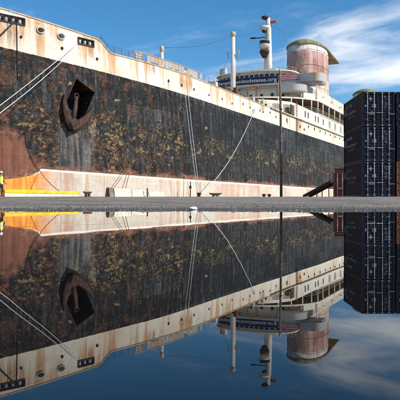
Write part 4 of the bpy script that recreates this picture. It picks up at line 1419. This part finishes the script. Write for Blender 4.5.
def barrier_block(px0, px1, h, out, mat, label, cat, w0=0.3, w1=0.18):
    a, b, ang, L = along(px0, px1, out)
    bm = NB()
    prof = [(-w0, -0.05), (w0, -0.05), (w0, 0.12), (w1, h * 0.45), (w1 * 0.9, h), (-w1 * 0.9, h), (-w1, h * 0.45), (-w0, 0.12)]
    va = [bm.verts.new((0, y, z)) for y, z in prof]; vb = [bm.verts.new((L - 0.06, y, z)) for y, z in prof]
    bm.faces.new(va); bm.faces.new(vb[::-1])
    for i in range(len(prof)): bm.faces.new((va[i], vb[i], vb[(i + 1) % 8], va[(i + 1) % 8]))
    bmesh.ops.bevel(bm, geom=bm.edges[:], offset=0.03, segments=1, affect='EDGES')
    o = obj('concrete_barrier', bm, mat, label=label, cat=cat)
    o.location = (a.x, a.y, gz_at(a.x, a.y)); o.rotation_euler = (0, 0, ang)
    return o
barrier_block(107.5, 112.3, 0.95, 1.5, m_concd, 'short dark grey concrete block left of the pale barriers', 'barrier')
barrier_block(112.8, 130, 0.90, 1.3, m_conc, 'pale concrete barrier between the dark block and the next barrier', 'barrier')
barrier_block(130.3, 147, 0.80, 1.3, m_conc, 'second pale concrete barrier from the left along the hull', 'barrier')
barrier_block(147.5, 163, 0.68, 1.3, m_conc, 'lowest and rightmost pale concrete barrier along the hull', 'barrier')

def bollard(loc, sc, label, kind=0, rz=0.0):
    e = empty('bollard', loc, rz, label=label, cat='bollard')
    if kind == 0:      # single mushroom bollard
        bm = NB(); lathe(bm, [(0.30, 0), (0.30, 0.04), (0.20, 0.06), (0.15, 0.28), (0.17, 0.42), (0.27, 0.50), (0.28, 0.58), (0.2, 0.64), (0.05, 0.66)], 16); obj('post', bm, m_rustd, e)
        bm = NB(); box(bm, -0.38, 0.38, -0.38, 0.38, -0.04, 0.03, bev=0.01); obj('base_plate', bm, m_rust, e)
    else:              # double horn cleat
        bm = NB(); box(bm, -0.55, 0.55, -0.28, 0.28, -0.04, 0.10, bev=0.03); obj('base_plate', bm, m_rust, e)
        for x in (-0.25, 0.25):
            bm = NB(); lathe(bm, [(0.16, 0.10), (0.13, 0.18), (0.12, 0.40)], 12, x, 0); obj('post', bm, m_rustd, e)
        bm = NB(); tube(bm, [(-0.72, 0, 0.56), (-0.5, 0, 0.50), (-0.2, 0, 0.45), (0.2, 0, 0.45), (0.5, 0, 0.50), (0.72, 0, 0.56)], [0.05, 0.10, 0.14, 0.14, 0.10, 0.05], 10); obj('horn', bm, m_rustd, e)
    e.scale = (sc, sc, sc)
    return e
def q3(px, out):
    q = quay_at(px, out); q.z = gz_at(q.x, q.y); return q
bollard(bol_l, 1.0, 'rusty bollard near the bow holding two pale ropes')
bollard(q3(87.5, 1.2), 0.9, 'dark horned cleat just right of the yellow beam', 1, R(64))
bollard(bol_c, 1.05, 'rusty brown bollard where the hanging ropes meet')
bollard(q3(215.5, 1.6), 1.2, 'large dark horned cleat right of the rope bollard', 1, R(20))
bollard(q3(264, 1.6), 1.2, 'left of two small bollards left of the tall pole')
bollard(q3(269.3, 1.6), 1.2, 'right of two small bollards left of the tall pole')
bollard(q3(309.5, 2.5), 1.5, 'small bollard at the foot of the gangway')
q = q3(190.3, 1.4)
sp = empty('marker_post', q, 0, label='thin dark upright post left of the rope bollard', cat='post')
bm = NB(); tube(bm, [(0, 0, -0.1), (0.02, 0, 2.0)], 0.06, 8); obj('post', bm, m_rustd, sp)
bm = NB(); box(bm, -0.14, 0.14, -0.03, 0.03, 1.15, 1.5); obj('plate', bm, m_rustd, sp)
q = q3(147.3, 1.9)
sp = empty('marker_post', q, 0, label='short dark post between two pale barriers', cat='post')
bm = NB(); tube(bm, [(0, 0, -0.1), (0, 0, 0.95)], 0.07, 8); obj('post', bm, m_rustd, sp)
bm = NB(); lathe(bm, [(0.09, 0.93), (0.09, 0.98), (0.03, 1.0)], 8); obj('cap', bm, m_rustd, sp)
# coil of white rope on the quay
q = q3(219, 2.1)
bm = NB()
pts = [(0.42 * math.cos(a) * (1 - 0.02 * a / 6), 0.42 * math.sin(a) * (1 - 0.02 * a / 6), 0.05 + 0.045 * a / 6.28) for a in np.linspace(0, 38, 150)]
tube(bm, pts, 0.045, 6)
o = obj('rope_coil', bm, m_ropew, label='coil of white rope beside the large dark cleat', cat='rope')
o.location = q

# gangway: dark sloping ramp up towards the red container side
g0 = Vector((106.0 / F * 71, 71, 0)); g0.z = QUAY
g1 = Vector((133.5 / F * 68.5, 68.5, 0)); g1.z = QUAY + 1.55
gw = empty('gangway', g0, math.atan2(g1.y - g0.y, g1.x - g0.x), label='dark rusty ramp sloping up to the small red container', cat='ramp')
Lg = math.hypot(g1.x - g0.x, g1.y - g0.y); Hg = g1.z - g0.z
def slope_box(bm, y0, y1, d0, d1):
    vs = box(bm, 0, Lg, y0, y1, d0, d1)
    for v in vs: v.co.z += v.co.x / Lg * Hg
for y0, y1 in ((-0.6, -0.52), (0.52, 0.6)):
    bm = NB(); slope_box(bm, y0, y1, 0.0, 0.34); obj('side_beam', bm, m_rustd, gw)
n = 9
for i in range(n):
    x = (i + 0.5) * Lg / n
    bm = NB(); box(bm, x - Lg / n * 0.46, x + Lg / n * 0.46, -0.515, 0.515, x / Lg * Hg + 0.1, x / Lg * Hg + 0.15); obj('tread', bm, m_wood, gw)
for x in (Lg * 0.5, Lg * 0.93):
    for y in (-0.5, 0.5):
        bm = NB(); tube(bm, [(x, y, -0.05), (x, y, x / Lg * Hg + 0.1)], 0.05, 8); obj('leg', bm, m_rustd, gw)
# crate on the red container
bm = NB()
cb = empty('steel_box', (13.8, 66.2, QUAY + CH + 0.0), -R(11.9), label='low dull red box lying on top of the small red container', cat='box')
bm = NB(); box(bm, 0.1, 1.9, 0, 1.2, 0.0, 0.40, bev=0.03); obj('body', bm, m_cred, cb)
bm = NB(); box(bm, 0.06, 1.94, -0.04, 1.24, 0.402, 0.46, bev=0.02); obj('lid', bm, m_cred, cb)

# ------------------------------------------------------------------ person at the left edge
m_vest = simple_mat('yellow high visibility cloth', (0.72, 0.70, 0.05), 0.8, 0.2, 6.0)
m_trou = simple_mat('dark work trousers', (0.02, 0.022, 0.03), 0.9, 0.3, 6.0)
m_slv = simple_mat('black sleeves', (0.015, 0.015, 0.018), 0.9, 0.3, 6.0)
m_hat = simple_mat('white hard hat', (0.75, 0.74, 0.70), 0.35, 0.1, 6.0)
m_tape = simple_mat('pale reflective tape', (0.65, 0.66, 0.66), 0.4, 0.1, 6.0)
m_boot = simple_mat('brown leather boot', (0.05, 0.03, 0.02), 0.6, 0.3, 6.0)
def make_person(loc, rz, label):
    root = empty('person', loc, rz, label=label, cat='person')
    J = []; E = []; RR = []
    def add(p, r, par=None):
        J.append(p); RR.append(r); i = len(J) - 1
        if par is not None: E.append((par, i))
        return i
    pel = add((0, 0, 0.96), (0.155, 0.115))
    wai = add((0, 0.0, 1.10), (0.145, 0.105), pel)
    che = add((0, 0.01, 1.32), (0.17, 0.12), wai)
    sh = add((0, 0.0, 1.44), (0.13, 0.09), che)
    nk = add((0, -0.01, 1.53), (0.055, 0.055), sh)
    hd0 = add((0, -0.02, 1.60), (0.078, 0.085), nk)
    hd1 = add((0, -0.015, 1.69), (0.082, 0.10), hd0)
    hd2 = add((0, -0.005, 1.76), (0.06, 0.075), hd1)
    for sg in (-1, 1):
        hp = add((sg * 0.10, 0, 0.88), (0.095, 0.10), pel)
        kn = add((sg * 0.115, -0.03 if sg > 0 else 0.02, 0.50), (0.062, 0.066), hp)
        cf = add((sg * 0.12, 0.02, 0.34), (0.06, 0.064), kn)
        an = add((sg * 0.125, 0.035, 0.10), (0.042, 0.045), cf)
        he = add((sg * 0.125, 0.03, 0.045), (0.042, 0.045), an)
        to_ = add((sg * 0.14, -0.13, 0.04), (0.045, 0.036), he)
        sd = add((sg * 0.19, 0.01, 1.42), (0.062, 0.062), sh)
        if sg > 0:
            el = (0.27, 0.02, 1.14); wr = (0.25, -0.18, 0.98); fd = Vector((-0.05, -0.85, -0.5)).normalized()
        else:
            el = (-0.25, 0.05, 1.13); wr = (-0.27, -0.03, 0.88); fd = Vector((0, -0.15, -1)).normalized()
        ue = add(el, (0.047, 0.047), sd)
        ww = add(wr, (0.030, 0.034), ue)
        wv = Vector(wr)
        pm_ = add(tuple(wv + fd * 0.07), (0.022, 0.040), ww)
        side = fd.cross(Vector((sg, 0, 0))).normalized()
        for fi, ln_ in zip((-1.5, -0.5, 0.5, 1.5), (0.06, 0.075, 0.07, 0.055)):
            b0 = wv + fd * 0.095 + side * fi * 0.019
            f1 = add(tuple(b0), (0.009, 0.009), pm_)
            f2 = add(tuple(b0 + fd * ln_ * 0.6 + Vector((-sg * 0.01, 0, 0))), (0.008, 0.008), f1)
            add(tuple(b0 + fd * ln_ + Vector((-sg * 0.03, 0, 0))), (0.007, 0.007), f2)
        th = add(tuple(wv + fd * 0.04 + side * -0.04), (0.011, 0.011), ww)
        add(tuple(wv + fd * 0.085 + side * -0.058), (0.009, 0.009), th)
    add((0, -0.125, 1.665), (0.012, 0.014), hd1)    # nose
    me = bpy.data.meshes.new('body'); me.from_pydata(J, E, []); me.update()
    o = bpy.data.objects.new('body', me); C.objects.link(o); o.parent = root
    sm = o.modifiers.new('skin', 'SKIN')
    for i, sv in enumerate(me.skin_vertices[0].data):
        sv.radius = RR[i]; sv.use_root = (i == 0)
    su = o.modifiers.new('sub', 'SUBSURF'); su.levels = 2; su.render_levels = 2
    bpy.context.view_layer.update()
    nm_ = bpy.data.meshes.new_from_object(o.evaluated_get(bpy.context.evaluated_depsgraph_get()))
    o.modifiers.clear(); o.data = nm_
    nm_.materials.clear()
    for mm in (m_skin, m_trou, m_slv, m_boot): nm_.materials.append(mm)
    for f in nm_.polygons:
        c_ = f.center; f.use_smooth = True
        if c_.z < 0.12: f.material_index = 3
        elif abs(c_.x) < 0.2 and c_.z < 0.99 and not (abs(c_.x) > 0.19 and c_.z > 0.75): f.material_index = 1
        elif c_.z > 1.5: f.material_index = 0
        elif abs(c_.x) > 0.2 and (c_.z < 0.90 or (c_.x > 0.2 and c_.y < -0.16)): f.material_index = 0
        else: f.material_index = 2
    # vest: shell around the trunk
    bm = NB()
    prof = [(0.165, 0.125, 0.90), (0.168, 0.128, 1.02), (0.165, 0.125, 1.12), (0.185, 0.14, 1.30), (0.185, 0.135, 1.40), (0.14, 0.105, 1.475), (0.075, 0.07, 1.51)]
    rings = []
    for rx, ry, z in prof:
        rings.append([bm.verts.new((rx * math.cos(a), ry * math.sin(a), z)) for a in np.linspace(0, 2 * math.pi, 25)[:-1]])
    for i in range(len(rings) - 1):
        for k_ in range(24):
            f = bm.faces.new((rings[i][k_], rings[i][(k_ + 1) % 24], rings[i + 1][(k_ + 1) % 24], rings[i + 1][k_])); f.smooth = True
    ve = obj('vest', bm, m_vest, root)
    for z, rx, ry in ((1.03, 0.171, 0.131), (1.22, 0.181, 0.139)):
        bm = NB()
        lathe(bm, [(1, z), (1.005, z + 0.005), (1.005, z + 0.045), (1, z + 0.05)], 24, 0, 0, sx=rx, sy=ry)
        obj('reflective_tape', bm, m_tape, ve)
    bm = NB()
    lathe(bm, [(0.135, 1.735), (0.135, 1.745), (0.112, 1.75), (0.108, 1.80), (0.08, 1.845), (0.02, 1.86)], 20, 0, -0.015, sx=0.92, sy=1.08)
    obj('hard_hat', bm, m_hat, root)
    bm = NB()
    for sg in (-1, 1): box(bm, sg * 0.032 - 0.013, sg * 0.032 + 0.013, -0.115, -0.105, 1.683, 1.695)
    box(bm, -0.022, 0.022, -0.112, -0.10, 1.612, 1.620)
    obj('face_detail', bm, m_slv, root)
    return root
pw = Vector((-199.0 / F * 46.6, 46.6, 0)); pw.z = gz_at(pw.x, pw.y)
make_person(pw, R(70), 'person in yellow high visibility vest and hard hat standing at the left edge')

# ------------------------------------------------------------------ gravel on the bank
m_stone = simple_mat('grey gravel', (0.19, 0.173, 0.155), 0.9, 0.5, 9.0, bump=0.3)
m_stonel = simple_mat('pale gravel', (0.27, 0.25, 0.225), 0.9, 0.4, 9.0, bump=0.3)
m_stoned = simple_mat('dark gravel', (0.11, 0.10, 0.09), 0.85, 0.4, 9.0, bump=0.3)
rnd = random.Random(11)
bm = NB()
tmpb = bmesh.new(); bmesh.ops.create_icosphere(tmpb, subdivisions=1, radius=1.0)
tmpb.verts.index_update()
oct_v = [tuple(v.co) for v in tmpb.verts]; oct_f = [tuple(v.index for v in f.verts) for f in tmpb.faces]
tmpb.free()
NP = 9000
ptx, pty, ptr = [], [], []
for i in range(NP):
    if i < 4500:
        y = 8.9 + abs(rnd.gauss(0, 2.2)); 
    else:
        y = 8.5 + 36 * rnd.random() ** 1.3
    x = rnd.uniform(-0.36, 0.36) * y * 1.15
    r = 0.004 + 0.012 * rnd.random() ** 3
    if rnd.random() < 0.02: r *= 1.8
    ptx.append(x); pty.append(y); ptr.append(r)
gzs = ground_h(np.array(ptx), np.array(pty))
for x, y, r, gz_ in zip(ptx, pty, ptr, gzs):
    if gz_ < -0.012: continue
    if gz_ < 0.03 and rnd.random() < 0.05: r *= 1.7
    a = rnd.uniform(0, 6.28); ca, sa_ = math.cos(a), math.sin(a)
    mi = rnd.choice((0, 0, 0, 1, 2, 2))
    vs = []
    for (u0, v0, w0) in oct_v:
        k_ = r * rnd.uniform(0.8, 1.2)
        xx, yy, zz = u0 * k_ * 1.3, v0 * k_, w0 * k_ * 0.7
        vs.append(bm.verts.new((x + xx * ca - yy * sa_, y + xx * sa_ + yy * ca, gz_ + r * 0.12 + zz)))
    for f in oct_f: bm.faces.new([vs[j] for j in f]).material_index = mi
obj('gravel', bm, [m_stone, m_stonel, m_stoned], recalc=False, label='loose gravel scattered over the bank at the puddle edge', kind='stuff')
# the single white stone at the water's edge
bm = NB()
bmesh.ops.create_icosphere(bm, subdivisions=3, radius=1.0)
for v in bm.verts:
    n_ = mnoise.noise(v.co * 1.6) * 0.25
    v.co = Vector((v.co.x * 0.075, v.co.y * 0.05, v.co.z * 0.032)) * (1 + n_)
ws = obj('stone', bm, simple_mat('white stone', (0.68, 0.66, 0.62), 0.8, 0.2, 12.0), smooth=True, label='single white stone lying at the far edge of the puddle', cat='stone')
sx_, sy_ = -6.7 / F * 10.2, 10.2
ws.location = (sx_, sy_, max(gz_at(sx_, sy_), 0.0) + 0.018)
